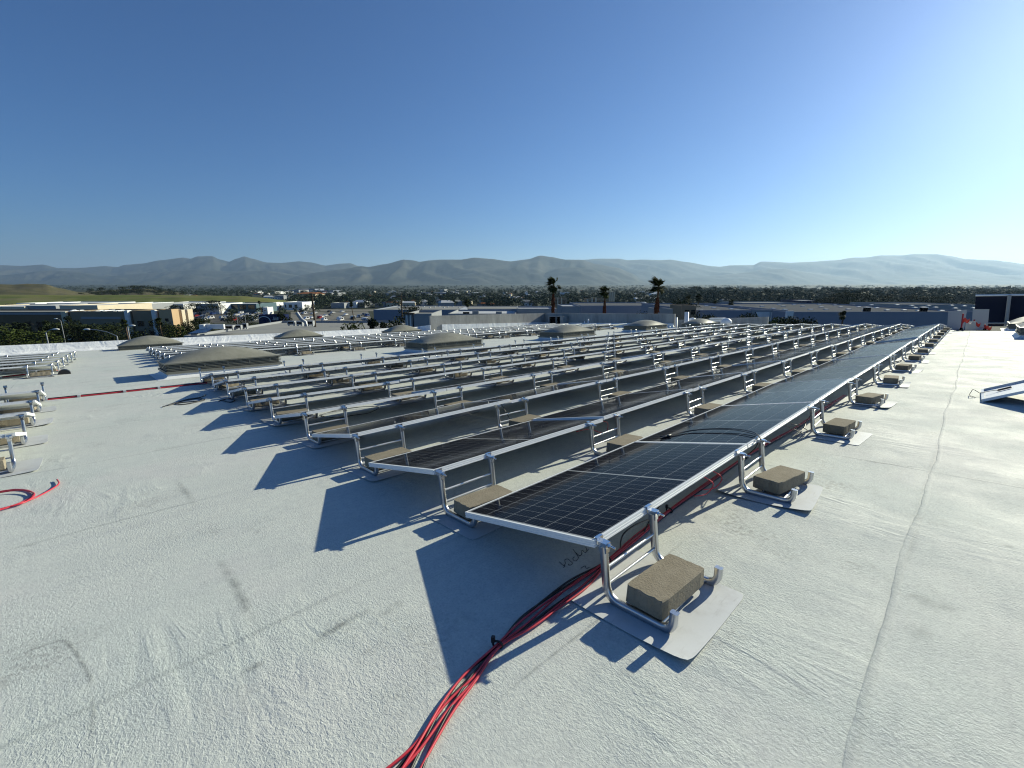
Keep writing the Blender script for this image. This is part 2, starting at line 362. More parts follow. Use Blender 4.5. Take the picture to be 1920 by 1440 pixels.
# ------------------------------------------------------------------ panel stands, slip sheets, ballast blocks
def arc(c, r, a0, a1, n, X):
    return [(X, c[0] + r * math.cos(a0 + (a1 - a0) * i / n), c[1] + r * math.sin(a0 + (a1 - a0) * i / n)) for i in range(n + 1)]
PROF = [(1.0, -0.55), (1.0, 0.55), (0.72, 0.86), (0.22, 0.86), (0.16, 0.56), (-0.16, 0.56), (-0.22, 0.86), (-0.72, 0.86), (-1.0, 0.55), (-1.0, -0.55), (-0.7, -0.82), (0.7, -0.82)]
def jpath(X):
    zb = 0.0165; R = 0.072
    top = [(X, -0.026, 0.282), (X, -0.034, 0.20), (X, -0.041, 0.12)]
    P = top + arc((-0.044 - R, zb + R), R, 0.0, -math.pi / 2, 7, X)
    Rh = 0.055
    P += [(X, -0.22, zb)] + arc((-0.328, zb + Rh), Rh, -math.pi / 2, -math.pi, 7, X) + [(X, -0.385, 0.112)]
    return P
SX = 0.23
def tube_mesh(X):
    b = MB(); b.tube(jpath(X), 0.0180, prof=PROF, up=(1, 0, 0)); return b
def bar_mesh(y, z, r=0.0075):
    b = MB(); b.tube([(-SX + .012, y, z), (SX - .012, y, z)], r, 8); return b
def clamp_mesh(X):
    b = MB()
    # saddle that hooks the frame, a hexagonal collar and a wedge plate
    b.box(X - .024, X + .024, -.030, .006, .2765, .2795); b.box(X - .020, X + .020, -.052, -.003, .2800, .300)
    b.box(X - .024, X + .024, -.0035, .011, .3130, .3165); b.box(X - .024, X + .024, -.0065, -.0035, .2800, .3165)
    hexa = [(0.024 * math.cos(math.pi / 3 * i), 0.024 * math.sin(math.pi / 3 * i)) for i in range(6)]
    b.prism(hexa, -0.014, 0.014, 0, T(X, -.030, .262) @ Matrix.Rotation(math.pi / 2, 4, 'Y'))
    return b
def bolt_mesh(X):
    b = MB(); b.tube([(X, -.050, .290), (X, -.092, .286)], .0055, 8)
    hexa = [(0.011 * math.cos(math.pi / 3 * i), 0.011 * math.sin(math.pi / 3 * i)) for i in range(6)]
    b.prism(hexa, -.006, .006, 0, T(X, -.060, .289) @ Matrix.Rotation(math.pi / 2, 4, 'X')); return b
BARS = ((-0.037, 0.165), (-0.046, 0.085), (-0.165, 0.017), (-0.318, 0.017))
me_tubes = [tube_mesh(s * SX).mesh('stand_tube', M_tube) for s in (-1, 1)]
me_bars = [bar_mesh(*q).mesh('stand_crossbar', M_bar) for q in BARS]
me_clamps = [clamp_mesh(s * SX).mesh('stand_clamp', M_steel) for s in (-1, 1)]
me_bolts = [bolt_mesh(s * SX).mesh('stand_bolt', M_steel) for s in (-1, 1)]
whole = MB()
for q, mi in [(tube_mesh(-SX), 0), (tube_mesh(SX), 0)] + [(bar_mesh(*k), 1) for k in BARS] + [(clamp_mesh(-SX), 2), (clamp_mesh(SX), 2)]:
    whole.add(q.v, q.f, mi, True)
me_stand = whole.mesh('panel_stand', [M_tube, M_bar, M_steel])
STAND0 = [None]
def stand_at(X, Y, label, group, detail=True):
    M = RT(X, Y, 0, rnd.gauss(0, .012))
    if not detail:
        return tag(link('panel_stand', me_stand, None, M), label, 'panel stand', group)
    if STAND0[0] is None:
        o = thing('panel_stand', label, 'panel stand', M, group)
        for q in me_tubes: link('tube', q, o)
        for q in me_bars: link('crossbar', q, o)
        for q, r in zip(me_clamps, me_bolts): link('bolt', r, link('clamp', q, o))
        STAND0[0] = o; return o
    o = copy_tree(STAND0[0]); o['label'] = label; o['group'] = group; o.matrix_world = M; return o
def sheet_mesh(seed, lifts=None):
    # a thin square cut of roofing membrane, corners a little lifted
    r = random.Random(seed); n = 20; b = MB(); s = 0.30
    lift = [r.choice((0.0, .004, .010, .022)) for _ in range(4)]
    lift = lifts or lift; vs = []; m = n + 1
    for i in range(m):
        for j in range(m):
            uu, vv = 2 * i / n - 1, 2 * j / n - 1
            cr = max(0, abs(uu) + abs(vv) - 1.86)
            z = 0.0045 + sum(lift[q] * max(0, (cu * uu + cv * vv) / 2 - .35) ** 2 * 2.6 for q, (cu, cv) in enumerate(((1, 1), (1, -1), (-1, 1), (-1, -1))))
            z += .0012 * math.sin(2.6 * uu + seed) * math.sin(2.1 * vv + 2 * seed)
            vs.append((uu * s * (1 - .22 * cr), vv * s * (1 - .22 * cr), max(.0035, z)))
    f = [(i * m + j, (i + 1) * m + j, (i + 1) * m + j + 1, i * m + j + 1) for i in range(n) for j in range(n)]
    b.add(vs, f, 0, True); b.add([(x, y, z - .0016) for x, y, z in vs], [tuple(reversed(q)) for q in f], 0, True)
    bd = [vs[i * m] for i in range(n)] + [vs[n * m + j] for j in range(n)] + [vs[i * m + n] for i in range(n, 0, -1)] + [vs[j] for j in range(n, 0, -1)]; k = len(bd)
    b.add(bd + [(x, y, z - .0016) for x, y, z in bd], [(i, i + k, (i + 1) % k + k, (i + 1) % k) for i in range(k)])
    return b.mesh('slip_sheet', M_sheet)
me_sheets = [sheet_mesh(s) for s in range(6)]; me_sheet0 = sheet_mesh(3, [.003, .0, .004, .019])
def block_mesh(seed):
    r = random.Random(seed); b = MB(); L, W, Hh, e = 0.195, 0.0965, 0.09, 0.004
    N = 8; rings = []
    for z, ins in ((0, e), (e, 0), (Hh - e, 0), (Hh, e)):
        ring = []
        for (ax, ay), (bx, by) in zip(((-L, -W), (L, -W), (L, W), (-L, W)), ((L, -W), (L, W), (-L, W), (-L, -W))):
            for i in range(N):
                t = i / N; x = ax + (bx - ax) * t; y = ay + (by - ay) * t
                c = e * (1.0 if i == 0 else 0)
                chip = r.random() ** 5 * 0.009 if z > Hh * .5 else r.random() ** 6 * .003
                x -= math.copysign(ins + c + chip * (abs(x) > L * .98), x) * (abs(x) > L * .9); y -= math.copysign(ins + c + chip, y) * (abs(y) > W * .98)
                ring.append((x, y, z))
        rings += ring
    k = 4 * N
    f = [(q * k + i, q * k + (i + 1) % k, (q + 1) * k + (i + 1) % k, (q + 1) * k + i) for q in range(3) for i in range(k)]
    b.add(rings, f, 0, False); b.f += [tuple(range(k - 1, -1, -1)), tuple(range(3 * k, 4 * k))]; b.m += [0, 0]; b.sm += [False, False]
    return b.mesh('ballast_block', M_block)
me_blocks = [block_mesh(s) for s in range(5)]
def sheet_at(X, Y, label, group):
    return tag(link('slip_sheet', rnd.choice(me_sheets), None, RT(X, Y - 0.19, 0, rnd.gauss(0, .06) + rnd.choice((0, math.pi / 2, math.pi)))), label, 'slip sheet', group)
def near_sheet(label, group):
    return tag(link('slip_sheet', me_sheet0, None, MR @ T(.240, -.195, 0) @ Matrix.Diagonal((1.03, 1.03, 1, 1))), label, 'slip sheet', group)
def block_at(X, Y, label, group, dy=0.0, rz=None, z=0.0355):
    return tag(link('ballast_block', rnd.choice(me_blocks), None, RT(X, Y - 0.235 + dy, z, rnd.gauss(0, .10) if rz is None else rz)), label, 'ballast block', group)

ROWNAME = ['the front row beside the walkway'] + ['the ' + o + ' row from the walkway' for o in ORD[1:8]] + ['the empty last row by the skylights']
GP, GS, GB, GM = 'solar panels in tilted rows', 'aluminium stands carrying the panel rows', 'concrete blocks weighting the stands', 'white slip sheets under the stands'
NK = 16
def main_array():
    for n in range(9):
        off = 0.0221 * n; Y = n * ROWY
        for k in range(NK + 1):
            if n < 8 and k < NK:
                panel_at(k * PITCHX + off, Y, 'dark solar panel, ' + ORD[k] + ' from the near end of ' + ROWNAME[n], GP)
            if k > 14 and n > 2: continue
            X = k * PITCHX + off + (0.285 if k == 0 else rnd.gauss(0, .012))
            stand_at(X, Y, 'bent aluminium stand, ' + ORD[k] + ' from the near end of ' + ROWNAME[n], GS, k < 9)
            if k == n == 0: near_sheet('white slip sheet under the nearest stand, its near corner lifted', GM)
            else: sheet_at(X - (0.045 if k == 0 else rnd.gauss(.05, .05)), Y, 'white slip sheet under the ' + ORD[k] + ' stand of ' + ROWNAME[n], GM)
            if n == 8 and k % 2: continue
            rz = {(0, 0): -0.05, (0, 1): -0.19, (0, 2): -0.10, (1, 0): -0.06}.get((n, k))
            block_at(X + (-0.03 if k == 0 else rnd.gauss(-.02, .04)), Y, 'tan concrete block on the ' + ORD[k] + ' stand of ' + ROWNAME[n], GB, rnd.gauss(0, .008), rz)
main_array()
def second_array():
    for i in range(6):
        n = 12 + i; off = 0.0221 * n; Y = n * ROWY
        row = 'the ' + ORD[i] + ' row beyond the near skylights'
        for k in range(13):
            panel_at(k * PITCHX + off, Y, 'solar panel, ' + ORD[k] + ' from the near end of ' + row, GP)
            X = k * PITCHX + off + (0.285 if k == 0 else rnd.gauss(0, .012))
            stand_at(X, Y, 'aluminium stand, ' + ORD[k] + ' from the near end of ' + row, GS, False)
            if i < 3:
                sheet_at(X, Y, 'white slip sheet under the ' + ORD[k] + ' stand of ' + row, GM)
                block_at(X, Y, 'concrete block on the ' + ORD[k] + ' stand of ' + row, GB)
second_array()
def aisle_arrays():
    for n in range(4, 9):
        Y = n * ROWY; row = 'the ' + ORD[n - 4] + ' row left of the cable aisle'
        for k in range(3):
            X1 = -2.19 - k * PITCHX + 0.004 * n
            if n < 8: panel_at(X1 - PITCHX, Y, 'solar panel, ' + ORD[k] + ' from the aisle end of ' + row, GP)
            X = X1 - (0.285 if k == 0 else 0.0)
            stand_at(X, Y, 'aluminium stand, ' + ORD[k] + ' from the aisle end of ' + row, GS)
            sheet_at(X + (.12 if k == 0 else 0), Y, 'white slip sheet under the ' + ORD[k] + ' stand in ' + row, GM)
            block_at(X, Y, 'concrete block on the ' + ORD[k] + ' stand in ' + row, GB)
    for i in range(6):
        n = 12 + i; Y = n * ROWY; row = 'the ' + ORD[i] + ' row in the far left array'
        for k in range(5):
            X1 = -2.2 - k * PITCHX + 0.085 * i
            panel_at(X1 - PITCHX, Y, 'solar panel, ' + ORD[k] + ' from the aisle end of ' + row, GP)
            X = X1 - (0.285 if k == 0 else 0.0)
            stand_at(X, Y, 'aluminium stand, ' + ORD[k] + ' from the aisle end of ' + row, GS, False)
            if i < 2:
                sheet_at(X, Y, 'white slip sheet under the ' + ORD[k] + ' stand in ' + row, GM)
                block_at(X, Y, 'concrete block on the ' + ORD[k] + ' stand in ' + row, GB)
aisle_arrays()

# ------------------------------------------------------------------ skylights
def skylight(X, Y, z, label, L=2.5, W=1.5, frameh=0.0, peak=0.30):
    o = thing('skylight', label, 'skylight', RT(X, Y, z), 'domed skylights on the white roof')
    def ring(levels, mats, name, mat, cap=False):
        b = MB(); vs = []; f = []
        for out, h in levels: vs += [(-out, -out, h), (L + out, -out, h), (L + out, W + out, h), (-out, W + out, h)]
        for i in range(len(levels) - 1): f += [(4 * i + j, 4 * i + (j + 1) % 4, 4 * i + 4 + (j + 1) % 4, 4 * i + 4 + j) for j in range(4)]
        if cap: f.append((4 * len(levels) - 4, 4 * len(levels) - 3, 4 * len(levels) - 2, 4 * len(levels) - 1))
        b.add(vs, f); return b.mesh(name, mat)
    link('flashing', ring([(.24, .003), (.13, .012), (.06, .035), (.02, .07), (.008, .105), (-.05, .106)], 0, 'skylight_flashing', M_white), o)
    b = MB()
    def tier(o0, z0, z1): b.box(-o0, L + o0, -o0, W + o0, z0, z1)
    tier(-.02, .107, .345); tier(.045, .109, .165); tier(.02, .185, .197); tier(.026, .222, .236); tier(.032, .262, .276); tier(.036, .298, .310); tier(.055, .332, .362)
    for t in range(5):
        xx = L * (t + .5) / 5; b.box(xx - .012, xx + .012, -.030, W + .030, .2365, .2975)
    link('frame', b.mesh('skylight_frame', M_sky_frame), o)
    nu, nv = 24, 16; vs = []
    for i in range(nu + 1):
        for j in range(nv + 1):
            u, v = 2 * i / nu - 1, 2 * j / nv - 1
            h = peak * (max(0, (1 - abs(u) ** 1.7) * (1 - abs(v) ** 2.2))) ** 0.85
            vs.append((L / 2 + u * (L / 2 + .03), W / 2 + v * (W / 2 + .03), .363 + h))
    m = nv + 1; b = MB(); b.add(vs, [(i * m + j, (i + 1) * m + j, (i + 1) * m + j + 1, i * m + j + 1) for i in range(nu) for j in range(nv)], 0, True)
    link('dome', b.mesh('skylight_dome', M_dome), o)
for i, q in enumerate(('nearest dusty skylight dome, largest, beside the far end of the cable aisle', 'second dusty skylight dome behind the rows, before the white parapet',
                       'third dusty skylight dome along the rows, past the middle of the roof', 'fourth dusty skylight dome, near the end of the shaded concrete wall',
                       'smallest and last skylight dome of the line, beyond the roof ridge')):
    skylight(-0.18 + 7.3 * i, 12.25 - .1 * i, 0, q)
for i, q in enumerate(('skylight dome against the parapet, at the end of the aisle', 'skylight dome against the parapet, middle one of three', 'skylight dome against the parapet, nearest the tall concrete wall')):
    skylight(-0.25 + 7.4 * i, 28.0, -.13 - .02 * i, q, peak=.42)
for i, q in enumerate(('skylight on the walkway side carrying the leaning panel', 'skylight on the walkway side with a long shadow, past the leaning panel', 'skylight on the walkway side near the dark screen wall', 'last skylight on the walkway side before the dark screen')):
    skylight(6.95 + 7.3 * i, -3.75 - .0 * i, 0, q)

# ------------------------------------------------------------------ parapets, concrete walls, fixtures of the roof
def wall_mesh(P, thick, ztop, zbot, mat, name):
    # a wall standing along a line of roof points with a sloping top
    (xa, ya), (xb, yb) = P; d = Vector((xb - xa, yb - ya)).normalized(); nn = Vector((-d.y, d.x)) * thick
    b = MB(); q = [(xa, ya), (xb, yb), (xb + nn.x, yb + nn.y), (xa + nn.x, ya + nn.y)]
    zt = [ztop[0], ztop[1], ztop[1], ztop[0]]
    v = [(x, y, zbot) for x, y in q] + [(x, y, z) for (x, y), z in zip(q, zt)]
    return b.add(v, [(3, 2, 1, 0), (4, 5, 6, 7)] + [(i, (i + 1) % 4, 4 + (i + 1) % 4, 4 + i) for i in range(4)]).mesh(name, mat)
def membrane_wall():
    m = NT('wrinkled_white_membrane'); p = m.coord(); w1 = m.noise(m.mapv(p, (1, 1, .5)), 1.1, 4, .6, 1.2); w2 = m.noise(p, 6, 4)
    c = m.mix(m.ramp(w1, (.35, 0.0), (.7, 1.0)), (.84, .845, .84), (.74, .75, .755)); m.set(c, .45, 0, .4)
    m.bump(m.math('ADD', m.math('MULTIPLY', w1, 1.0), m.math('MULTIPLY', w2, .15)), .6, .12); return m.mat
M_memb = membrane_wall()
o = thing('parapet_wall', 'long low white parapet wall along the far edge of the roof', 'parapet', MR)
b = MB(); v = [(-40, 30.16, 0), (18.4, 30.16, 0), (18.4, 30.40, .345), (-40, 30.40, .605), (-40, 30.67, .60), (18.4, 30.67, .34), (-40, 30.67, -.05), (18.4, 30.67, -.05)]
b.add(v, [(0, 1, 2, 3), (3, 2, 5, 4), (4, 5, 7, 6), (0, 3, 4, 6), (1, 7, 5, 2)]); link('upstand', b.mesh('parapet', M_memb), o)
link('coping', wall_mesh(((-40, 30.40), (18.4, 30.40)), .32, (.625, .365), .32, M_white, 'coping'), o) if False else None
b = MB(); b.add([(-40, 29.86, .004), (18.4, 29.86, .004), (18.4, 30.22, .096), (-40, 30.22, .16)], [(0, 1, 2, 3)])
link('cant_strip', b.mesh('cant', M_memb), o)
link('return_wall', wall_mesh(((18.62, 28.85), (18.62, 30.67)), .22, (.50, .36), -.05, M_memb, 'return'), o)
o = thing('concrete_wall', 'tall stained concrete wall in sun above the white flashing', 'wall', MR)
link('panel', wall_mesh(((18.45, 28.85), (32.2, 28.85)), .18, (1.22, 1.13), -.5, M_conc, 'panel'), o)
link('flashing', wall_mesh(((19.5, 28.79), (31.96, 28.79)), .055, (.50, .22), -.45, M_memb, 'flashing'), o)
link('cap', wall_mesh(((18.40, 28.80), (32.25, 28.80)), .28, (1.26, 1.17), 1.13, M_conc, 'cap'), o) if False else None
o = thing('concrete_wall', 'stained concrete wall in shade behind the last skylights', 'wall', MR)
link('panel', wall_mesh(((32.0, 15.3), (32.0, 28.845)), -.18, (.84, 1.13), -.9, M_conc, 'panel'), o)
link('flashing', wall_mesh(((31.94, 15.35), (31.94, 28.78)), -.055, (.10, .20), -.85, M_memb, 'flashing'), o)
e0, e1 = roofX(1262, 602, 38.4), roofX(1440, 594, 38.4)
o = thing('concrete_wall', 'low pale concrete parapet at the end of the roof behind the last rows', 'parapet', MR)
link('panel', wall_mesh(((38.4, e1.y), (38.4, e0.y + 1)), -.2, (e1.z, e1.z - .25), -2.2, M_conc, 'panel'), o)
# vent box with two dark louvred openings
a, c = roofX(1028, 610, 31.2), roofX(1056, 592.5, 31.2)
o = thing('vent_box', 'square vent box with two dark openings before the concrete wall', 'vent box', MR)
b = MB(); ya, yb = c.y, a.y; z0, z1 = zr(31.2), c.z
b.box(31.2, 31.9, ya, yb, z1 - .06, z1); b.box(31.2, 31.9, ya, ya + .38, z0, z1 - .061); b.box(31.2, 31.9, yb - .14, yb, z0, z1 - .061); b.box(31.2, 31.9, ya + .85, ya + .93, z0, z1 - .061); b.box(31.5, 31.9, ya + .381, yb - .141, z0, z1 - .062)
link('casing', b.mesh('casing', M_conc), o)
for y0, y1 in ((ya + .385, ya + .845), (ya + .935, yb - .145)):
    b = MB()
    for t in range(7): b.box(31.28, 31.36, y0, y1, z0 + .02 + t * (z1 - z0 - .1) / 7, z0 + .02 + (t + .55) * (z1 - z0 - .1) / 7)
    b.box(31.40, 31.46, y0, y1, z0, z1 - .063); link('louvre', b.mesh('louvre', M_dark), o)
def vent_pipe(x, y0, y1, X, r, label):
    a, c = roofX(x, y0, X), roofX(x, y1, X)
    o = thing('vent_pipe', label, 'vent pipe', MR @ T(X, a.y, zr(X))); h = max(.15, c.z - zr(X)); b = MB()
    b.lathe([(r * 1.9, 0), (r * 1.5, .03), (r, .08), (r, h), (r * .85, h), (r * .85, h - .05)], 12); link('pipe', b.mesh('pipe', M_white), o)
    b = MB(); b.lathe([(0, h * .98), (r * .84, h * .98)], 12); link('cap', b.mesh('cap', M_dark), o)
vent_pipe(1103, 605, 598, 30.6, .055, 'thin white vent pipe before the shaded concrete wall')
vent_pipe(1096, 605, 602, 30.2, .04, 'short white vent stub beside the thin white vent pipe')
vent_pipe(1287, 607, 585, 35.0, .17, 'tall pale vent pipe past the end of the concrete wall')
vent_pipe(1268, 606, 595, 34.5, .10, 'small pale vent pipe at the corner of the concrete wall')
# white round-topped turbine vents beyond the wall end
for x, y, r, q in ((1298, 597, .34, 'white round roof fan beyond the concrete wall end'), (1362, 598, .36, 'white round roof fan on the end of the long pale duct')):
    c = roofX(x, y, 36.0); o = thing('roof_fan', q, 'roof fan', MR @ T(36.0, c.y, c.z - .35)); b = MB()
    b.lathe([(r * .7, -.6), (r * .7, 0)], 16); link('stack', b.mesh('stack', M_white), o)
    b = MB(); b.lathe([(r * 1.15, 0), (r * 1.2, .06), (r, .25), (r * .6, .38), (0, .42)], 16); link('hood', b.mesh('hood', M_white), o)
a, c = roofX(1330, 603, 36.3), roofX(1352, 596, 36.3)
o = thing('air_duct', 'long pale duct between two white roof fans', 'duct', MR); b = MB(); b.box(36.3, 36.8, c.y - .2, a.y, c.z - .12, c.z); b.box(36.35, 36.75, c.y - .2, a.y, c.z - .30, c.z - .16)
link('duct_run', b.mesh('duct', M_white), o); b = MB()
for yy in (c.y, a.y - .3): b.box(36.45, 36.6, yy, yy + .1, -1.2, c.z - .301)
link('support', b.mesh('support', M_tube), o)

# ------------------------------------------------------------------ the far end of the walkway: wall panels, red warning flags, dark screen
def upright(name, label, cat, quad, X, thick, mat, part):
    # quad: pixel corners bl, br, tr, tl of a slab standing at roof distance X
    P = [roofX(x, y, X) for x, y in quad]; b = MB()
    v = [(X, q.y, q.z) for q in P] + [(X + thick, q.y, q.z) for q in P]
    b.add(v, [(3, 2, 1, 0), (4, 5, 6, 7), (0, 1, 5, 4), (1, 2, 6, 5), (2, 3, 7, 6), (3, 0, 4, 7)])
    o = thing(name, label, cat, MR); link(part, b.mesh(name, mat), o); return o
M_pale = plain('pale_wall_panel', (.47, .47, .45), .75, 0, .12, .9, .2, 20)
M_screen = plain('dark_screen', (.020, .024, .040), .6, 0, .2, .6)
upright('wall_panel', 'pale concrete wall panel at the end of the walkway, behind the red flags', 'wall panel', ((1775, 624), (1806, 624), (1813, 581), (1778, 584)), 28.6, .18, M_pale, 'panel')
upright('wall_panel', 'pale wall panel beside the dark screen at the end of the walkway', 'wall panel', ((1821, 624), (1851, 624), (1855, 580), (1824, 580)), 31.5, .18, M_pale, 'panel')
upright('wall_panel', 'low pale wall panel between the two tall wall panels', 'wall panel', ((1809, 624), (1830, 624), (1830, 602.5), (1811, 602)), 30.0, .15, M_pale, 'panel')
o = upright('screen_wall', 'dark blue mechanical screen wall with a white post on the far roof', 'screen wall', ((1826, 612), (2060, 612), (2060, 552), (1829.5, 555)), 36.5, .2, M_screen, 'panel')
P0, P1 = roofX(1886, 612, 36.3), roofX(1893, 553, 36.3); b = MB(); b.tube([P0, P1], .085, 8); link('post', b.mesh('post', M_conc), o)
P0, P1 = roofX(1829, 554, 36.4), roofX(2060, 551, 36.4); b = MB(); b.tube([P0, P1], .055, 6); link('top_rail', b.mesh('rail', M_white), o)
P0, P1 = roofX(1850, 606, 36.2), roofX(1990, 606, 36.2); b = MB(); b.tube([P0, P1], .05, 6); link('bottom_rail', b.mesh('rail', M_conc), o)
M_orange = plain('red_orange_plastic', (.80, .06, .03), .5, 0, .1, 5)
M_crimson = plain('crimson_band', (.36, .010, .016), .5, 0, .1, 5)
def warning_post(x, yb, yt, X, label, flag):
    a, c = roofX(x, yb, X), roofX(x, yt, X); h = c.z - zr(X)
    o = thing('warning_post', label, 'warning post', MR @ T(X, a.y, zr(X)), 'red flagged warning posts')
    b = MB(); b.tube([(0, 0, .03), (0, 0, h)], .032, 8); link('pole', b.mesh('pole', M_crimson), o)
    b = MB(); b.lathe([(.26, 0), (.25, .03), (.06, .06), (.04, .14)], 14); link('base', b.mesh('base', M_dark), o)
    if flag:
        b = MB(); z = h * .70; w = .20
        vs = []
        for i in range(7):
            for j in range(4): vs.append((.02 * math.sin(i * 1.3 + j), -.03 - w * i / 6, z - .21 * (j / 3) * (1 - .35 * i / 6) + .05 * math.sin(i * 1.1)))
        f = [(i * 4 + j, i * 4 + 4 + j, i * 4 + 5 + j, i * 4 + 1 + j) for i in range(6) for j in range(3)]
        b.add(vs, f, 0, True); b.add([(x + .012, y, z) for x, y, z in vs], [tuple(reversed(q)) for q in f], 0, True); link('flag', b.mesh('flag', M_orange), o)
    return a, h
wp = []
wp.append(warning_post(1802, 618, 588, 27.2, 'tallest red warning post with an orange flag, before the pale wall panel', True))
wp.append(warning_post(1825, 614, 599, 30.6, 'short red warning post with an orange flag before the low panel', True))
wp.append(warning_post(1846, 617, 608, 30.0, 'lowest red warning post with a flag, nearest the dark screen', True))
b = MB()
b2 = [Vector((27.2, wp[0][0].y, zr(27.2) + wp[0][1] * .8)), Vector((30.6, wp[1][0].y, zr(30.6) + wp[1][1] * .8)), Vector((30.0, wp[2][0].y, zr(30) + wp[2][1] * .7))]
for p, q in zip(b2, b2[1:]): b.tube([p.lerp(q, t / 8) - Vector((0, 0, .16 * 4 * (t / 8) * (1 - t / 8))) for t in range(9)], .006, 5)
tag(link('warning_line', b.mesh('warning_line', M_orange), None, MR), 'thin orange line strung between the red warning posts', 'warning line')

# ------------------------------------------------------------------ the panel leaning face down on the walkway skylight
lean = math.radians(24)
pan = make_panel('upturned solar panel leaning on a skylight, pale back showing', RT(8.06, -1.30, .012) @ Matrix.Rotation(math.pi, 4, 'Z') @ Matrix.Rotation(math.pi / 2, 4, 'Z') @ Matrix.Rotation(math.pi, 4, 'X'), 'loose solar panels', PANEL0)
# local x (length) runs to -Y and rises, local y runs along -X, the glass faces down
ex = Vector((0, -math.cos(lean), math.sin(lean))); ey = Vector((-1, 0, 0)); ez = ex.cross(ey)
Mx = Matrix((ex, ey, ez)).transposed().to_4x4(); Mx.translation = Vector((8.03, -1.31, .006))
pan.matrix_world = MR @ Mx
def cable(pts, r, mat, label, cat='cable', group=None, name='cable', smooth=True, M=None, n=7):
    P = [Vector(p) for p in pts]
    if smooth:
        Q = []
        for i in range(len(P) - 1):
            p0, p1, p2, p3 = P[max(i - 1, 0)], P[i], P[i + 1], P[min(i + 2, len(P) - 1)]
            k = max(3, min(12, int((p2 - p1).length / .03)))
            for t in range(k):
                u = t / k; Q.append(0.5 * ((2 * p1) + (p2 - p0) * u + (2 * p0 - 5 * p1 + 4 * p2 - p3) * u * u + (3 * p1 - p0 - 3 * p2 + p3) * u ** 3))
        P = Q + [P[-1]]
    b = MB(); b.tube(P, r, n); return tag(link(name, b.mesh(name, mat), None, M or MR), label, cat, group)
cable([Mx @ Vector(q) for q in ((.16, .42, -.030), (.09, .44, -.042), (.0, .46, -.045))] + [Vector(q) for q in ((7.55, -1.26, .06), (7.50, -1.21, .10), (7.52, -1.19, .05), (7.55, -1.18, .012), (7.45, -1.20, .010), (7.36, -1.24, .010))], .004, M_black, 'black lead with a plug trailing from the leaning panel')
b = MB(); b.tube([Mx @ Vector(q) for q in ((.16, .42, -.030), (.17, .40, -.024), (.30, .37, -.024))], [.008, .013, .013], 8)
link('plug', b.mesh('plug', M_black), pan, Mx.inverted())

# ------------------------------------------------------------------ cables on the roof
GC = 'cables of the long red and black bundle'
ctr = [(735, 1475, 0), (785, 1400, 0), (835, 1318, 0), (880, 1262, 0), (933, 1209, 1), (985, 1163, 0), (1035, 1125, 0), (1085, 1090, 0), (1140, 1050, 1), (1195, 1005, 0), (1255, 957, 1), (1330, 903, 0), (1395, 858, 1), (1455, 822, 0), (1490, 803, 1), (1540, 770, 0), (1585, 740, 0)]
C0 = [roofZ(x, y, .02) for x, y, t in ctr]
bl = [(.95, -.9), (.55, -.35), (.10, .35), (-.35, .75), (-.7, -.6), (-1.0, .25), (.3, -1.0)]
for i, (o1, o2) in enumerate(bl):
    pts = []
    for j, (p, (x, y, tie)) in enumerate(zip(C0, ctr)):
        t = (C0[min(j + 1, len(C0) - 1)] - C0[max(j - 1, 0)]).normalized(); nn = Vector((-t.y, t.x, 0))
        spread = .010 if tie else (.042 if j < 8 else .020)
        if j == 0: spread = .075
        off = o1 * math.cos(j * .38) + o2 * math.sin(j * .38)
        z = .0060 + (.010 if tie else .005) * (i % 2 == 0) + .004 * (i in (2, 5)) + (.004 if j in (5, 6, 7, 9) else 0)
        pts.append((p.x + nn.x * off * spread, p.y + nn.y * off * spread, z))
    red = i in (0, 2, 4, 6)
    cable(pts, .0050, M_red if red else M_black, ('red' if red else 'black') + ' cable in the long bundle on the roof under the front row', group=GC)
for (x, y, q) in ((933, 1209, 'nearest black tie gripping the red and black bundle'), (1140, 1050, 'black tie on the bundle beside the first panel stand'), (1255, 957, 'black tie on the bundle between the first two panel stands'), (1395, 858, 'black tie on the bundle beside the second panel stand')):
    p = roofZ(x, y, .015); o = thing('cable_tie', q, 'cable tie', MR @ T(p.x, p.y, .016) @ Matrix.Rotation(math.radians(28 if x < 1000 else 0), 4, 'Z')); b = MB()
    b.tube([(0, .021 * math.cos(a * math.pi / 8), .016 * math.sin(a * math.pi / 8)) for a in range(17)], .0045, 6); link('strap', b.mesh('strap', M_black), o)
    b = MB(); b.box(-.007, .007, .012, .026, .008, .034); link('head', b.mesh('head', M_black), o)
def onP(x, y, h=.006, Y0=0.0):              # a point lying h above the glass of the row whose high edge is at Y0
    d = rray(x, y); t = math.tan(TILT); n = Vector((0, t, 1)); p0 = Vector((0, Y0, ZHI + h)); return RC + d * ((p0 - RC).dot(n) / d.dot(n))
for k, (dy, q) in enumerate(((0, 'upper black lead looping over the second panel of the front row'), (3.2, 'lower black lead looping over the second panel of the front row'))):
    lead = cable([onP(1256 + 2 * k, 817 + k), onP(1290, 808 + .3 * dy, .012), onP(1330, 804 + .3 * dy, .02), onP(1375, 804 + .6 * dy, .02), onP(1408, 809 + dy, .016), onP(1422, 816 + dy * .8, .012), onP(1427, 824, .008)] + [Vector((2.29, -.012, .30)), Vector((2.30, .03, .20)), Vector((2.24, .10, .12))], .0034, M_black, q)
    b = MB(); p, q2 = onP(1238, 822 - 3 * k, .010), onP(1258, 815.5 + 2 * k, .010); b.tube([p, p.lerp(q2, .3), p.lerp(q2, .35), p.lerp(q2, .8), q2], [.006, .009, .012, .012, .006], 8)
    link('plug', b.mesh('plug', M_black), lead)
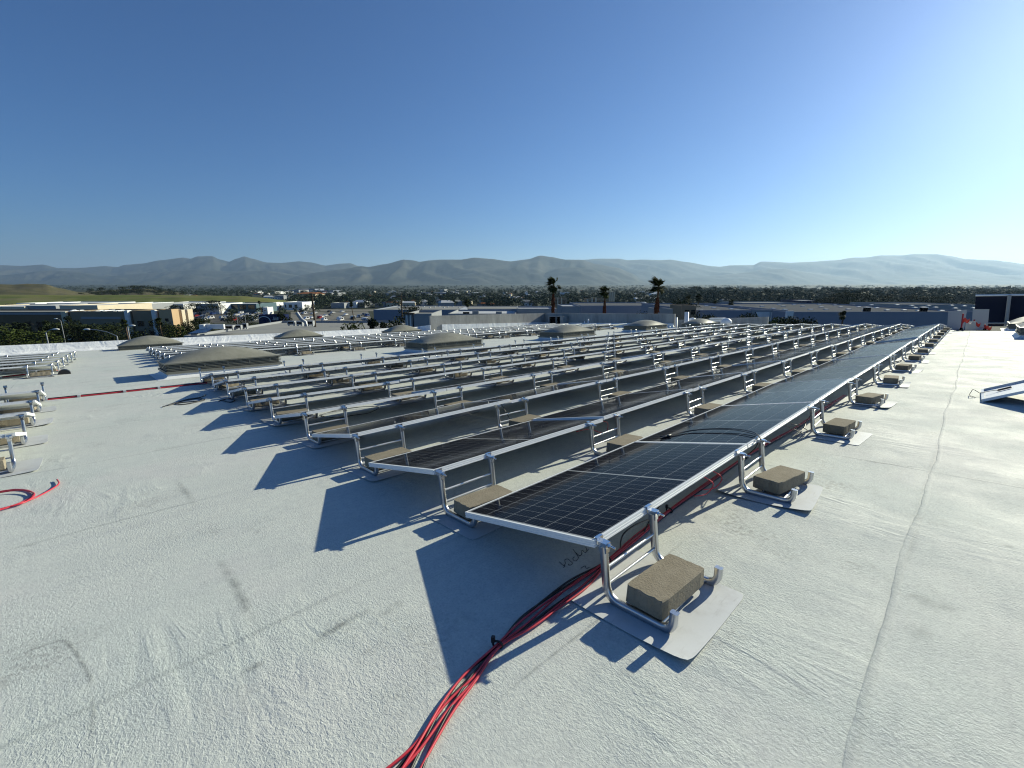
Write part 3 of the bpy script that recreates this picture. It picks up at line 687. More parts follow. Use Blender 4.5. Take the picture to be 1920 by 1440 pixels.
cable([(.06, .03, .28), (.05, .10, .20), (.10, .14, .09), (.22, .15, .03)], .004, M_black, 'thin black lead hanging under the near corner of the front panel') if False else None
cable([roofY(x, y, .04) for x, y in ((1222, 972), (1208, 977), (1190, 985), (1173, 997), (1165, 1010), (1163, 1027))], .004, M_black, 'thin black lead drooping below the first panel between the stand posts')
cable([(.83, .04, .26), (.84, .09, .19), (.79, .13, .10), (.72, .135, .035)], .004, M_black, 'thin black lead hanging just past the first panel stand')
for k, (X, q) in enumerate(((1.30, 'nearer small red cable loop hanging under the front panel edge'), (1.45, 'farther small red cable loop hanging under the front panel edge'))):
    cable([(X - .02, .05, .26), (X + .05, .02, .22), (X + .10, .0, .17), (X + .04, .02, .115), (X - .06, .06, .12)], .0036, M_red, q)
cable([(4.10, .03, .26), (4.3, .05, .16), (4.2, .08, .07), (3.95, .05, .03), (3.7, .06, .02), (3.6, .03, .03)], .004, M_black, 'black lead sagging below the third joint of the front row')
cable([(3.2, .02, .26), (3.4, .03, .20), (3.62, .0, .13), (3.78, -.02, .06), (3.85, .0, .02)], .004, M_black, 'black lead sagging below the second panel of the front row')
cable([(3.15, .06, .24), (3.36, .05, .17), (3.62, .03, .08), (3.8, .02, .012)], .004, M_black, 'second black lead sagging below the second panel of the front row')
# leads behind the second row
r1 = ROWY
cable([(1.72, r1 + .12, .24), (1.95, r1 + .07, .26), (2.2, r1 + .06, .23), (2.29, r1 + .10, .13), (2.2, r1 + .09, .10), (2.0, r1 + .12, .18), (1.78, r1 + .12, .20)], .0038, M_red, 'tangled red lead under the second row beside its second stand')
cable([(1.98, 2 * r1 + .06, .27), (1.98, 2 * r1 + .0, .20), (2.03, 2 * r1 - .02, .10), (2.1, 2 * r1 + .02, .03)], .0036, M_black, 'black lead dangling between the stand posts of the third row')
def coil(x, y, rx, ry, turns, seed, z=.01):
    r = random.Random(seed); c = roofZ(x, y, 0); P = []
    for i in range(int(turns * 14)):
        a = i * 2 * math.pi / 14; k = 1 + r.uniform(-.09, .09); P.append((c.x + rx * k * math.cos(a), c.y + ry * k * math.sin(a), z + .004 * (i // 14) + r.uniform(0, .006)))
    return P
cable(coil(660, 775, .42, .26, 1.6, 1, .02), .0042, M_black, 'large black cable loop lying in the shade behind the third row')
cable([roofZ(x, y, .01) for x, y in ((305, 763), (322, 757), (345, 751), (368, 747), (384, 749), (372, 753), (345, 758), (330, 756), (350, 749), (375, 745), (386, 740))], .008, M_black, 'black cable loop lying on the roof at the row ends')
cable([roofZ(x, y, .01) for x, y in ((315, 760), (338, 755), (360, 753), (378, 751), (370, 747), (352, 750))], .008, M_black, 'second black cable end tangled in the loop at the row ends')
cable([roofZ(x, y, .01) for x, y in ((410, 752), (425, 748), (440, 750), (432, 754), (418, 750), (436, 746))], .009, M_black, 'black cable tangle beside the stand of the sixth row')
# red loop on the roof at the left
for k, pts in enumerate((((-10, 957), (30, 946), (55, 934), (62, 925), (50, 919), (25, 918), (-10, 923)), ((-20, 962), (20, 950), (62, 935), (95, 918), (110, 907), (107, 899)), ((-10, 925), (30, 919.5), (58, 922), (64, 929), (48, 941), (25, 948)))):
    cable([roofZ(x, y, .008 + .006 * k) for x, y in pts], .0055, M_red, ('red cable loop curving over the roof at the left edge', 'red cable end pointing away at the left edge', 'second turn of the red cable loop at the left edge')[k])
# the strapped cable run crossing the aisle
GA = 'cables strapped across the aisle'
A0, A1 = roofZ(90, 749, .012), roofZ(388, 718, .012)
def run(p0, p1, label, g, ties):
    d = (p1 - p0).normalized(); nn = Vector((-d.y, d.x, 0))
    for k in range(5):
        cable([p0.lerp(p1, t / 10) + nn * (k - 2) * .022 + Vector((0, 0, .010 * (k in (1, 2, 3)) + rnd.uniform(0, .003))) for t in range(11)], 0.0125, M_red if k in (0, 4) else M_black, ('red' if k in (0, 4) else 'black') + label, group=g, n=6)
    for t in ties:
        p = p0.lerp(p1, t); b = MB(); b.box(-.022, .022, -.075, .075, -.010, .026)
        tag(link('cable_clip', b.mesh('cable_clip', M_sheet), None, MR @ T(p.x, p.y, p.z) @ Matrix.Rotation(math.atan2(d.y, d.x), 4, 'Z')), 'white clip holding the ' + label.split(' in ')[1], 'cable clip', 'white clips on ' + g)
run(A0, A1, ' cable in the strapped run crossing the aisle', GA, (.17, .44, .66))
run(roofZ(-60, 715, .012), roofZ(110, 694, .012), ' cable in the strapped run beside the far left array', 'cables strapped beside the far left array', (.3, .6, .9))
b = MB(); vs = []
p = roofZ(121, 701, 0); o = thing('rubber_roll', 'small black half-round rubber mat end by the far left array', 'rubber roll', MR @ T(p.x, p.y, 0)); b.tube([(0, -.16, .0), (0, .16, .0)], .13, 18); link('roll', b.mesh('roll', M_black), o)
# handwriting in black marker on the roof
WR = [((345, 760), (385, 800), (440, 845), (475, 850), (435, 890)), ((440, 845), (480, 800), (468, 725), (500, 698), (545, 700), (592, 742), (640, 792), (605, 832), (552, 832), (562, 802)),
      ((682, 650), (650, 682), (670, 730), (720, 736), (765, 692), (765, 640), (702, 542), (650, 475)), ((702, 542), (760, 592), (802, 622), (846, 590), (850, 512), (872, 502), (902, 540), (940, 546), (966, 510), (940, 430)),
      ((966, 510), (1002, 488)), ((830, 905), (880, 872), (930, 852), (948, 905), (1020, 890))]
b = MB()
for s_ in WR:
    P = [roofZ(1020 + x / 12, 990 + y / 12, .0012) for x, y in s_]; Q = []
    for i in range(len(P) - 1):
        p0, p1, p2, p3 = P[max(i - 1, 0)], P[i], P[i + 1], P[min(i + 2, len(P) - 1)]
        for t in range(5):
            u = t / 5; Q.append(0.5 * ((2 * p1) + (p2 - p0) * u + (2 * p0 - 5 * p1 + 4 * p2 - p3) * u * u + (3 * p1 - p0 - 3 * p2 + p3) * u ** 3))
    Q.append(P[-1]); b.tube(Q, .0015, 5)
tag(link('marker_writing', b.mesh('marker_writing', plain('marker_ink', (.05, .055, .06), .8)), None, MR), 'black marker handwriting on the roof below the front panel', 'writing')

# ------------------------------------------------------------------ the valley: ground, hills, mountains
def ground_material():
    m = NT('valley_ground'); p = m.geo(); n1 = m.noise(p, .004, 6, .65); n2 = m.noise(p, .03, 5, .6); n3 = m.noise(p, .0011, 5, .6)
    c = m.mix(m.ramp(n1, (.38, 0.0), (.62, 1.0)), (.036, .046, .028), (.060, .062, .042))
    c = m.mix(m.ramp(n2, (.45, 0.0), (.65, .7)), c, (.030, .038, .022)); c = m.mix(m.ramp(n3, (.45, 0.0), (.6, .6)), c, (.034, .042, .026))
    m.set(c, .95, 0, .1); return m.mat
M_ground = ground_material()
def grass_material(name, a, b, d):
    m = NT(name); p = m.geo(); n1 = m.noise(m.mapv(p, (.5, 1.6, 2.2)), .035, 6, .65); n2 = m.noise(m.mapv(p, (.25, 1.5, 4.0)), .06, 4)
    c = m.mix(m.ramp(n1, (.35, 0.0), (.65, 1.0)), a, b); c = m.mix(m.ramp(n2, (.45, 0.0), (.62, .8)), c, d); m.set(c, .95, 0, .1); return m.mat
M_field = grass_material('meadow', (.175, .185, .050), (.110, .145, .038), (.210, .190, .085))
M_hill = grass_material('dry_hill', (.115, .105, .050), (.075, .075, .036), (.145, .125, .075))
M_asph = plain('asphalt', (.125, .122, .115), .9, 0, .2, .05)
M_lot = plain('pale_yard', (.21, .20, .175), .9, 0, .2, .05)
def build_ground():
    b = MB(); ds = [-60, 40, 120, 240, 400, 700, 1200, 2000, 3200, 5000, 7000, 9500, 13000, 20000, 26000]
    zs = [0 if d < 3300 else 62 * min(1.0, (d - 3200) / 6300) for d in ds]; n = 13; vs = []
    for d, z in zip(ds, zs):
        for j in range(n): vs.append((( j - 6) / 6 * 27000, d, z - .02))
    b.add(vs, [(i * n + j, i * n + j + 1, (i + 1) * n + j + 1, (i + 1) * n + j) for i in range(len(ds) - 1) for j in range(n - 1)])
    tag(link('ground', b.mesh('ground', M_ground)), kind='structure')
build_ground()
def flat(name, quad, mat, z):
    P = [G(x, y, 0) for x, y in quad]; b = MB(); b.add([(q.x, q.y, z) for q in P], [(0, 1, 2, 3)]); tag(link(name, b.mesh(name, mat)), kind='structure')
flat('parking_lot', ((352, 606), (500, 604), (500, 584), (362, 584)), M_asph, .004)
flat('parking_lot', ((545, 606), (700, 606), (690, 584), (545, 585)), M_lot, .008)
flat('road', ((340, 584), (720, 583.5), (720, 580), (340, 580)), M_lot, .012)
flat('road', ((500, 568.5), (760, 571), (760, 569), (500, 567)), M_asph, .016)
flat('parking_lot', ((1000, 592), (1240, 592), (1240, 584), (1000, 584)), M_asph, .02)
def ridge(name, crest, dist, front, back, mat, rough, seed, zlow=0.0, steps=22, sub=3):
    # a range of hills: its crest line stands dist metres off, slopes run down to front and back and are cut by gullies
    r = random.Random(seed); P = []
    for (x0, y0), (x1, y1) in zip(crest, crest[1:]):
        k = max(2, int(abs(x1 - x0) / sub))
        for t in range(k): u = t / k; P.append((x0 + (x1 - x0) * u, y0 + (y1 - y0) * (u * u * (3 - 2 * u) * .5 + u * .5)))
    P.append(crest[-1]); b = MB(); vs = []
    from mathutils import noise as mn
    ts = [i / steps for i in range(steps + 1)]
    for x, y in P:
        c = D(x, y, dist); h = max(zlow, c.z)
        wob = mn.fractal(Vector((x * .022, seed, 0)), 1.0, 2.0, 4) * rough
        for t in ts:                       # front foot to crest
            dy = front * (1 - t); k = (dist - dy) / dist; q = Vector((c.x * k, dist - dy, 0)) / (front * .55)
            q += Vector((mn.noise(q * .7 + Vector((seed, 0, 0))), mn.noise(q * .7 + Vector((0, seed, 5))), 0)) * .55
            q.x += .35 * q.y
            rid = 1 - abs(mn.noise(Vector((q.x * 1.5, q.y * .55, seed)))) * 2.2; fine = mn.fractal(Vector((q.x * 2.6, q.y * 1.6, seed + 4)), .9, 2.1, 5)
            z = zlow + (h - zlow) * (t ** 1.12) * (1 + (1 - t) * (.30 + t) * (1.1 * (rid - .55) + .9 * fine) * rough)
            if t == 1: z = h + (h - zlow) * .010 * rough * mn.fractal(Vector((x * .21, seed, 1)), 1, 2, 4)
            vs.append((c.x * k, dist - dy, max(zlow - 2, min(z, zlow + (h - zlow) * (.25 + .75 * t)))))
        for t in (.3, .65, 1.0): k = (dist + back * t) / dist; vs.append((c.x * k, dist + back * t, zlow + (h - zlow) * (1 - t) - (2 if t == 1 else 0)))
    m = steps + 4
    b.add(vs, [(i * m + j, (i + 1) * m + j, (i + 1) * m + j + 1, i * m + j + 1) for i in range(len(P) - 1) for j in range(m - 1)], 0, True)
    return tag(link(name, b.mesh(name, mat)), kind='structure')
def mountain_material():
    m = NT('chaparral_slopes'); p = m.geo(); n1 = m.noise(m.mapv(p, (1, .5, 1.5)), .0016, 8, .68); n2 = m.noise(p, .008, 5, .6)
    c = m.mix(m.ramp(n1, (.38, 0.0), (.62, 1.0)), (.022, .028, .020), (.088, .084, .060)); c = m.mix(m.ramp(n2, (.45, 0.0), (.65, .5)), c, (.03, .036, .026)); m.set(c, .95, 0, .05); return m.mat
M_mount = mountain_material()
LA = [(-420, 505), (-200, 498), (-60, 500), (0, 497), (40, 498.5), (80, 496), (110, 502.7), (143, 502.5), (197, 499), (220, 500.7), (233, 496.7), (267, 494), (300, 488), (343, 483), (357, 485), (370, 480.7), (397, 480), (413, 486.7), (430, 490.7), (443, 485), (458, 480.7), (473, 485), (500, 492), (527, 493), (560, 490), (583, 492), (610, 498), (640, 494), (657, 493.5), (672, 499), (720, 512), (800, 530), (860, 536)]
LA2 = [(-420, 520), (-200, 512), (0, 516), (90, 507), (140, 509), (200, 518), (280, 512), (360, 505), (430, 509), (500, 507), (560, 516), (640, 530), (700, 536)]
LB = [(470, 536), (500, 531), (533, 525), (567, 515), (600, 510), (640, 505), (677, 499), (690, 500.5), (723, 495), (757, 486.7), (773, 488), (787, 490.7), (807, 488), (827, 486.7), (863, 486.7), (890, 483), (917, 485), (957, 490), (990, 486), (1013, 479), (1033, 481.7), (1060, 486.7), (1090, 487), (1117, 495), (1157, 501.7), (1187, 513), (1200, 523), (1240, 536)]
LB2 = [(780, 536), (820, 528), (870, 514), (900, 510), (940, 518), (975, 526), (1010, 515), (1050, 502), (1080, 501), (1110, 505), (1150, 516), (1180, 530), (1200, 536)]
LC = [(1040, 520), (1060, 500), (1093, 487), (1123, 485), (1160, 485), (1177, 487.7), (1207, 486.7), (1240, 487.7), (1257, 486.7), (1285, 491), (1335, 499), (1350, 500), (1370, 497.5), (1412, 497), (1427, 490.5), (1440, 490.5), (1482, 492.5), (1515, 491), (1565, 488), (1600, 483), (1625, 482.5), (1650, 478.7), (1690, 478.7), (1715, 476), (1757, 476.5), (1782, 480), (1810, 485.5), (1840, 487), (1865, 488), (1890, 491), (1920, 495), (1990, 498), (2100, 492), (2350, 500)]
LC2 = [(1180, 536), (1240, 528), (1300, 520), (1370, 514), (1430, 506), (1470, 503), (1520, 512), (1580, 520), (1640, 524), (1760, 518), (1900, 516), (2100, 520), (2350, 525)]
ridge('mountains', LA, 15500, 4200, 3000, M_mount, .65, 3)
ridge('mountains', LA2, 12500, 2600, 1500, M_mount, .7, 11)
ridge('mountains', LB, 11500, 2800, 2500, M_mount, .75, 5)
ridge('mountains', LB2, 10000, 1500, 1200, M_mount, .5, 8)
ridge('mountains', LC, 16500, 4200, 3000, M_mount, .55, 9)
ridge('mountains', LC2, 13500, 2000, 1500, M_mount, .4, 14)
ridge('field', [(-420, 550), (-150, 552), (0, 552.5), (145, 553.5), (300, 553), (450, 555), (500, 559), (545, 566), (580, 572)], 480, 70, 200, M_field, .25, 2, 0.0, 10, 8)
ridge('hills', [(-420, 522), (-200, 527), (-80, 531), (0, 533), (25, 533.5), (50, 532), (85, 533), (110, 540), (150, 548), (200, 556), (240, 561)], 800, 230, 300, M_hill, .5, 4, 0.0, 12, 6)
ridge('hills', [(120, 554), (160, 547), (220, 543), (270, 541), (300, 544), (330, 548), (360, 553), (400, 560)], 980, 160, 250, M_hill, .4, 6, 0.0, 8, 6)

# ------------------------------------------------------------------ trees
def leaf_material(name, a, b, tr=.0):
    m = NT(name); r = m.n('ShaderNodeObjectInfo').outputs['Random']; at = m.n('ShaderNodeAttribute', attribute_name='tone').outputs['Fac']
    c = m.mix(at, a, b); c = m.mix(m.math('MULTIPLY', r, .35), c, tuple(q * .55 for q in a)); m.set(c, .8, 0, .05); return m.mat
M_leaf = leaf_material('leaves', (.016, .024, .010), (.050, .064, .022))
M_leafd = leaf_material('conifer_needles', (.010, .017, .009), (.028, .040, .018))
M_leafl = leaf_material('pale_leaves', (.034, .050, .012), (.080, .100, .028))
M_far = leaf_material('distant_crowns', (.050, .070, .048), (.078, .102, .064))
M_bark = plain('bark', (.09, .07, .05), .9, 0, .3, 3)
def crown_mesh(name, seed, n, shape, size, mat, clumps=9):
    # leaf clumps: small faces scattered through a few irregular lobes of the unit crown (height 1, radius about shape)
    r = random.Random(seed); v = []; f = []; tone = []; lobes = []
    for _ in range(clumps):
        z = r.uniform(.30, .93); a = r.uniform(0, 6.283); k = shape(z); rr = k * r.uniform(.25, .80)
        lobes.append((rr * math.cos(a), rr * math.sin(a), z, k * r.uniform(.42, .70), r.random()))
    for i in range(n):
        cx, cy, cz, rad, tn = r.choice(lobes)
        d = Vector((r.gauss(0, 1), r.gauss(0, 1), r.gauss(0, .8))).normalized() * rad * r.uniform(.45, 1.0) ** .5
        p = Vector((cx, cy, cz)) + Vector((d.x, d.y, d.z * .75)); q = d.normalized() * .7 + Vector((r.gauss(0, .6), r.gauss(0, .6), r.gauss(.2, .5))); q.normalize()
        a = q.orthogonal().normalized(); b_ = q.cross(a); an = r.uniform(0, 6.28); a, b_ = a * math.cos(an) + b_ * math.sin(an), b_ * math.cos(an) - a * math.sin(an)
        s_ = size * r.uniform(.6, 1.3); k0 = len(v)
        v += [p - a * s_, p - b_ * s_ * .55 + q * s_ * .12, p + a * s_, p + b_ * s_ * .6 - q * s_ * .1]; f.append((k0, k0 + 1, k0 + 2, k0 + 3))
        tn2 = min(1, max(0, .55 * tn + .45 * r.random())); tone += [tn2] * 4
    me = bpy.data.meshes.new(name); me.from_pydata([tuple(q) for q in v], [], f); me.materials.append(mat)
    at = me.attributes.new('tone', 'FLOAT', 'POINT'); at.data.foreach_set('value', tone); return me
rounds = lambda z: .42 * math.sin(min(1, max(0, (z - .12) / .88)) * math.pi) ** .6 + .02
cones = lambda z: .27 * (1.02 - z) ** .8 + .015
tallr = lambda z: .26 * math.sin(min(1, max(0, (z - .08) / .92)) * math.pi) ** .5 + .02
CROWN = {'round': [crown_mesh('crown', 20 + i, 1900, rounds, .024, M_leaf, 14) for i in range(3)], 'pale': [crown_mesh('crown', 40 + i, 1700, rounds, .024, M_leafl, 13) for i in range(2)],
         'cone': [crown_mesh('crown', 60 + i, 1700, cones, .024, M_leafd, 22) for i in range(2)], 'tall': [crown_mesh('crown', 80 + i, 1700, tallr, .024, M_leafd, 17) for i in range(2)],
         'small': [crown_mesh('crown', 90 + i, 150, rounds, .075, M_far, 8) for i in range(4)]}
def trunk_mesh(h, r0, seed, limbs=4):
    r = random.Random(seed); b = MB(); P = [Vector((r.gauss(0, .012) * i, r.gauss(0, .012) * i, h * i / 5)) for i in range(6)]
    b.tube(P, [r0 * (1 - .11 * i) for i in range(6)], 7)
    for i in range(limbs):
        a = r.uniform(0, 6.28); z = h * r.uniform(.55, .95); L = r.uniform(.16, .28); p = Vector((0, 0, z))
        b.tube([p, p + Vector((math.cos(a) * L * .5, math.sin(a) * L * .5, L * .45)), p + Vector((math.cos(a) * L, math.sin(a) * L, L * 1.1))], [r0 * .5, r0 * .35, r0 * .15], 5)
    return b.mesh('trunk', M_bark)
TRUNK = [trunk_mesh(.55, .020, 1), trunk_mesh(.60, .018, 2), trunk_mesh(.75, .014, 3, 2)]
def tree(x, yt, dist, kind, label, group, zb=0.0, wide=1.0, name='tree'):
    c = D(x, yt, dist); h = c.z - zb
    o = thing(name, label, 'tree', T(c.x, c.y, zb) @ Matrix.Rotation(rnd.uniform(0, 6.28), 4, 'Z') @ Matrix.Diagonal((h * wide, h * wide, h, 1)), group)
    link('crown', rnd.choice(CROWN[kind]), o); link('trunk', rnd.choice(TRUNK), o); return o
GT = 'trees around the brown building'
for x, y, d, k, w, q in ((-25, 606, 120, 'round', 1.4, 'dark round tree at the left edge above the white parapet'), (12, 612, 112, 'pale', 1.3, 'pale green tree at the left edge, partly cut off'), (38, 602, 135, 'tall', 1.3, 'dark tree just left of the tall pine'),
        (85, 592, 140, 'cone', 1.35, 'tall dark pine before the brown building windows'), (66, 621, 112, 'pale', 1.6, 'low light green bush between the street lamps'), (110, 604, 138, 'round', 1.4, 'dark tree to the right of the tall pine'),
        (131, 592, 150, 'tall', 1.0, 'narrow dark tree against the brown building edge'), (150, 608, 140, 'round', 1.5, 'broad dark green tree below the pale wall strip'), (182, 604, 142, 'round', 1.6, 'broad tree below the middle of the pale wall strip'),
        (212, 607, 140, 'round', 1.5, 'broad dark tree left of the windowed bay'), (235, 616, 128, 'round', 1.3, 'small brownish tree below the windowed bay'), (302, 597, 150, 'round', 1.0, 'tree rising before the sunlit corner tower'), (330, 610, 135, 'pale', 1.2, 'leafy tree at the foot of the sunlit tower'),
        (352, 600, 140, 'round', 1.3, 'round green tree right of the sunlit tower'), (372, 597, 148, 'round', 1.3, 'round dark tree beside the car park edge'), (386, 604, 140, 'pale', 1.2, 'lighter green tree at the near corner of the car park'),
        (398, 563, 330, 'round', 1.7, 'big dark round tree beside the white windowed building'), (327, 572, 320, 'round', 2.2, 'broad low dark tree before the white warehouses'), (362, 567, 325, 'round', 1.9, 'very dark round tree above the sunlit tower'),
        (467, 587, 190, 'round', 1.4, 'green tree left of the dark blue sign wall'), (430, 586, 230, 'round', 1.0, 'small tree in the car park'), (532, 586, 150, 'tall', 1.0, 'narrow tree at the right end of the dark blue sign wall')):
    tree(x, y, d, k, q, GT, 0, w)
GN = 'trees beyond the white parapet'
for x, y, d, k, w, q in ((690, 580, 95, 'cone', .95, 'tallest dark cypress beyond the white parapet'), (699, 592, 95, 'cone', .8, 'lower cypress touching the tallest dark cypress'), (718, 588, 97, 'cone', .75, 'slim cypress between the tall cypress and the round tree'), (742, 586, 100, 'round', .8, 'round olive green tree beside the tall utility pole'),
        (668, 606, 90, 'pale', .9, 'low light green bush left of the tallest cypress'), (772, 570, 180, 'round', .9, 'round dark tree over the pale flat roof'), (1282, 562, 170, 'round', 1.1, 'dark tree left of the tan flat building'), (1200, 583, 140, 'round', 1.1, 'low dark bush before the blue grey warehouse middle')):
    tree(x, y, d, k, q, GN, 0, w)
for i, (x, y, d, w) in enumerate(((1556, 551, 330, 1.4), (1572, 550, 330, 1.3), (1590, 547, 325, 1.2), (1612, 548, 330, 1.5), (1630, 553, 330, 1.3), (1667, 553, 340, 1.5), (1710, 553, 345, 1.2), (1728, 554, 345, 1.5), (1755, 556, 350, 1.2), (1777, 554, 350, 1.3), (1694, 561, 350, 1.2), (1500, 574, 240, 1.3), (1480, 574, 260, 1.3), (1538, 560, 330, 1.2))):
    tree(x, y, d, 'round', 'dark tree behind the blue grey warehouse roof, ' + ORD[i] + ' of the clump', 'dark trees behind the warehouse', 0, w)
for i, (x, y, d, w) in enumerate(((150, 548, 760, 1.3), (170, 541, 900, 1.2), (190, 538, 900, 1.3), (207, 541, 900, 1.4), (228, 537, 930, 1.4), (248, 534, 930, 1.5), (268, 534, 930, 1.5), (285, 536, 930, 1.4), (302, 539, 930, 1.3), (318, 542, 900, 1.5), (340, 545, 900, 1.4), (215, 545, 850, 1.6), (262, 543, 850, 1.6), (295, 546, 850, 1.5), (180, 546, 850, 1.4), (235, 543, 850, 1.5), (325, 547, 850, 1.5))):
    tree(x, y, d, 'round', 'dark tree on the wooded knoll behind the green field, ' + ORD[i] + ' one along', 'trees on the wooded knoll', 2.0, w)

# ---- palms bent by the wind
M_frond = leaf_material('palm_fronds', (.016, .026, .008), (.075, .088, .020))
M_skirt = plain('dead_frond_skirt', (.105, .036, .018), .9, 0, .35, 3)
M_palm = plain('palm_trunk', (.12, .085, .055), .9, 0, .3, 3)
def palm(x, yc, ys, dist, px_r, label, seed, skirt=True, sk=.22, group='wind blown palms', zb=0.0):
    r = random.Random(seed); c = D(x, yc, dist); sc_ = dist / FPX; R = px_r * sc_; h = c.z - zb
    o = thing('palm_tree', label, 'palm', T(c.x, c.y, zb), group)
    b = MB(); rt = .20; b.tube([(0.25 * math.sin(i * .7), 0, (h - .2) * i / 8) for i in range(9)], [rt * (1.25 - .04 * i) for i in range(9)], 9); link('trunk', b.mesh('trunk', M_palm), o)
    R *= 1.25; top = Vector((.25 * math.sin(5.6), 0, h))
    if skirt:
        zs = h - (ys - yc) * sc_; v = MB(); n = 220
        for i in range(n):
            z = zs - r.random() ** 1.2 * (zs * .45); a = r.uniform(0, 6.28); k = sk * min(1, (zs - z) * .7 + .30); p = Vector((.25 * math.sin(z / h * 5.6) + .18 * math.cos(a), .18 * math.sin(a), z))
            q = p + Vector((math.cos(a) * k, math.sin(a) * k, -r.uniform(.5, 1.1))); s_ = Vector((-math.sin(a), math.cos(a), 0)) * .11
            v.add([p - s_, p + s_, q + s_ * .5, q - s_ * .5], [(0, 1, 2, 3)])
        link('skirt', v.mesh('skirt', M_skirt), o)
    v = []; f = []; tone = []
    wind = Vector((-.72, -.1, .05))
    for i in range(58):
        a = r.uniform(0, 6.28); el = r.uniform(-1.0, 1.3); d = Vector((math.cos(a) * math.cos(el), math.sin(a) * math.cos(el), math.sin(el) * 1.1))
        d = (d + wind * r.uniform(.25, .95)).normalized(); L = R * r.uniform(.50, .95); hub = top + d * L * r.uniform(.30, .55)
        droop = Vector((-.35, 0, -.40)); side = d.cross(Vector((0, 0, 1)))
        if side.length < .1: side = Vector((1, 0, 0))
        side.normalize(); up = side.cross(d); tn = r.random()
        k0 = len(v); sw = side * .025 * R; v += [top - sw, top + sw, hub + sw, hub - sw]; f.append((k0, k0 + 1, k0 + 2, k0 + 3)); tone += [.8] * 4
        for j in range(11):                # a fan of blades
            t = (j - 5) / 5 * 1.15; dd = (d * math.cos(t) + side * math.sin(t) + up * r.uniform(-.2, .2)).normalized(); bl = L * .55 * (1 - .20 * abs(j - 5) / 5) * r.uniform(.85, 1.15)
            m_ = hub + dd * bl * .55; e = hub + dd * bl * .95 + droop * bl * .40 * r.uniform(.4, 1.2) + wind * bl * .25
            s_ = dd.cross(up); s_ = (s_.normalized() if s_.length > .05 else side) * .055 * R
            k0 = len(v); v += [hub - s_ * .4, hub + s_ * .4, m_ + s_, m_ - s_, e]; f += [(k0, k0 + 1, k0 + 2, k0 + 3), (k0 + 3, k0 + 2, k0 + 4)]; tone += [tn * .6 + .2 * r.random()] * 5
    me = bpy.data.meshes.new('fronds'); me.from_pydata([tuple(q) for q in v], [], f); me.materials.append(M_frond)
    at = me.attributes.new('tone', 'FLOAT', 'POINT'); at.data.foreach_set('value', tone); link('crown', me, o); return o
palm(1040, 534, 549, 88, 17, 'leftmost of the three tall wind blown palms', 1)
palm(1137, 547, 563, 92, 14, 'middle and lowest of the three wind blown palms', 2)
palm(1237, 537, 556, 84, 20, 'rightmost of the three wind blown palms, with the thickest skirt', 3, sk=.42)
for i, (x, y, d, r_, q) in enumerate(((1583, 592, 118, 10, 'small palm before the shaded blue grey warehouse wall'), (1292, 560, 190, 8, 'palm behind the tan flat building, left one'), (1312, 558, 195, 8, 'palm behind the tan flat building, right one'), (1373, 568, 190, 7, 'small palm behind the warehouse roof, right of the tan building'), (1342, 569, 195, 6, 'smaller palm behind the warehouse roof near the tan building'),
        (660, 571, 260, 6, 'small dark palm in the yard left of the cypresses'), (878, 569, 240, 8, 'dark palm behind the stained concrete wall'), (412, 567, 320, 4, 'tiny palm before the teal building, left one'), (487, 567, 320, 4, 'tiny palm before the teal building, right one'), (236, 607, 120, 9, 'palm before the windowed bay of the brown building'), (300, 603, 132, 9, 'palm before the sunlit corner tower'))):
    palm(x, y, y + 8, d, r_, q, 30 + i, False, 'small palms')

# ---- shrubs before the right hand warehouse
for i, (x, y, d, w, q) in enumerate(((1328, 583, 115, 1.2, 'dark shrub at the left of the blue grey warehouse wall'), (1403, 583, 116, 1.4, 'dark shrub by the pilasters of the warehouse wall'), (1447, 589, 108, 1.4, 'yellow green shrub at the end of the low pale parapet'), (1462, 592, 108, 1.6, 'very dark shrub right of the yellow green shrub'), (1482, 595, 107, 1.6, 'low dark shrub before the warehouse wall'), (1510, 596, 107, 1.3, 'round black looking shrub before the warehouse wall'))):
    tree(x, y, d, 'pale' if i == 2 else 'round', q, 'shrubs before the warehouse', 0, w * .55, 'shrub')

# ------------------------------------------------------------------ buildings
def stucco(name, c, var=.10): return plain(name, c, .85, 0, var, .25)
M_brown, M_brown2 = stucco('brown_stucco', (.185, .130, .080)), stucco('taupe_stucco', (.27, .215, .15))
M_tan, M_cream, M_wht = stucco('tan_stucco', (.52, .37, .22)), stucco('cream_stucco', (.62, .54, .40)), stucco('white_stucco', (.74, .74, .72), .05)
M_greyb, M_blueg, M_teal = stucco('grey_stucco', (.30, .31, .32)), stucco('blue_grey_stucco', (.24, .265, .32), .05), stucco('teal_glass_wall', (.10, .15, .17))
M_roofw, M_roofg = plain('pale_flat_roof', (.52, .53, .54), .6, 0, .15, .08), plain('grey_flat_roof', (.30, .30, .28), .85, 0, .2, .10)
M_roofd = plain('dark_flat_roof', (.15, .155, .16), .8, 0, .2, .10)
M_win = plain('dark_window', (.012, .014, .017), .12, 0, .2, .5); M_tile = stucco('red_tile_roof', (.24, .11, .06)); M_navy = stucco('navy_wall', (.018, .026, .075)); M_metal = plain('grey_metal', (.34, .35, .36), .5, .4, .12, 1)
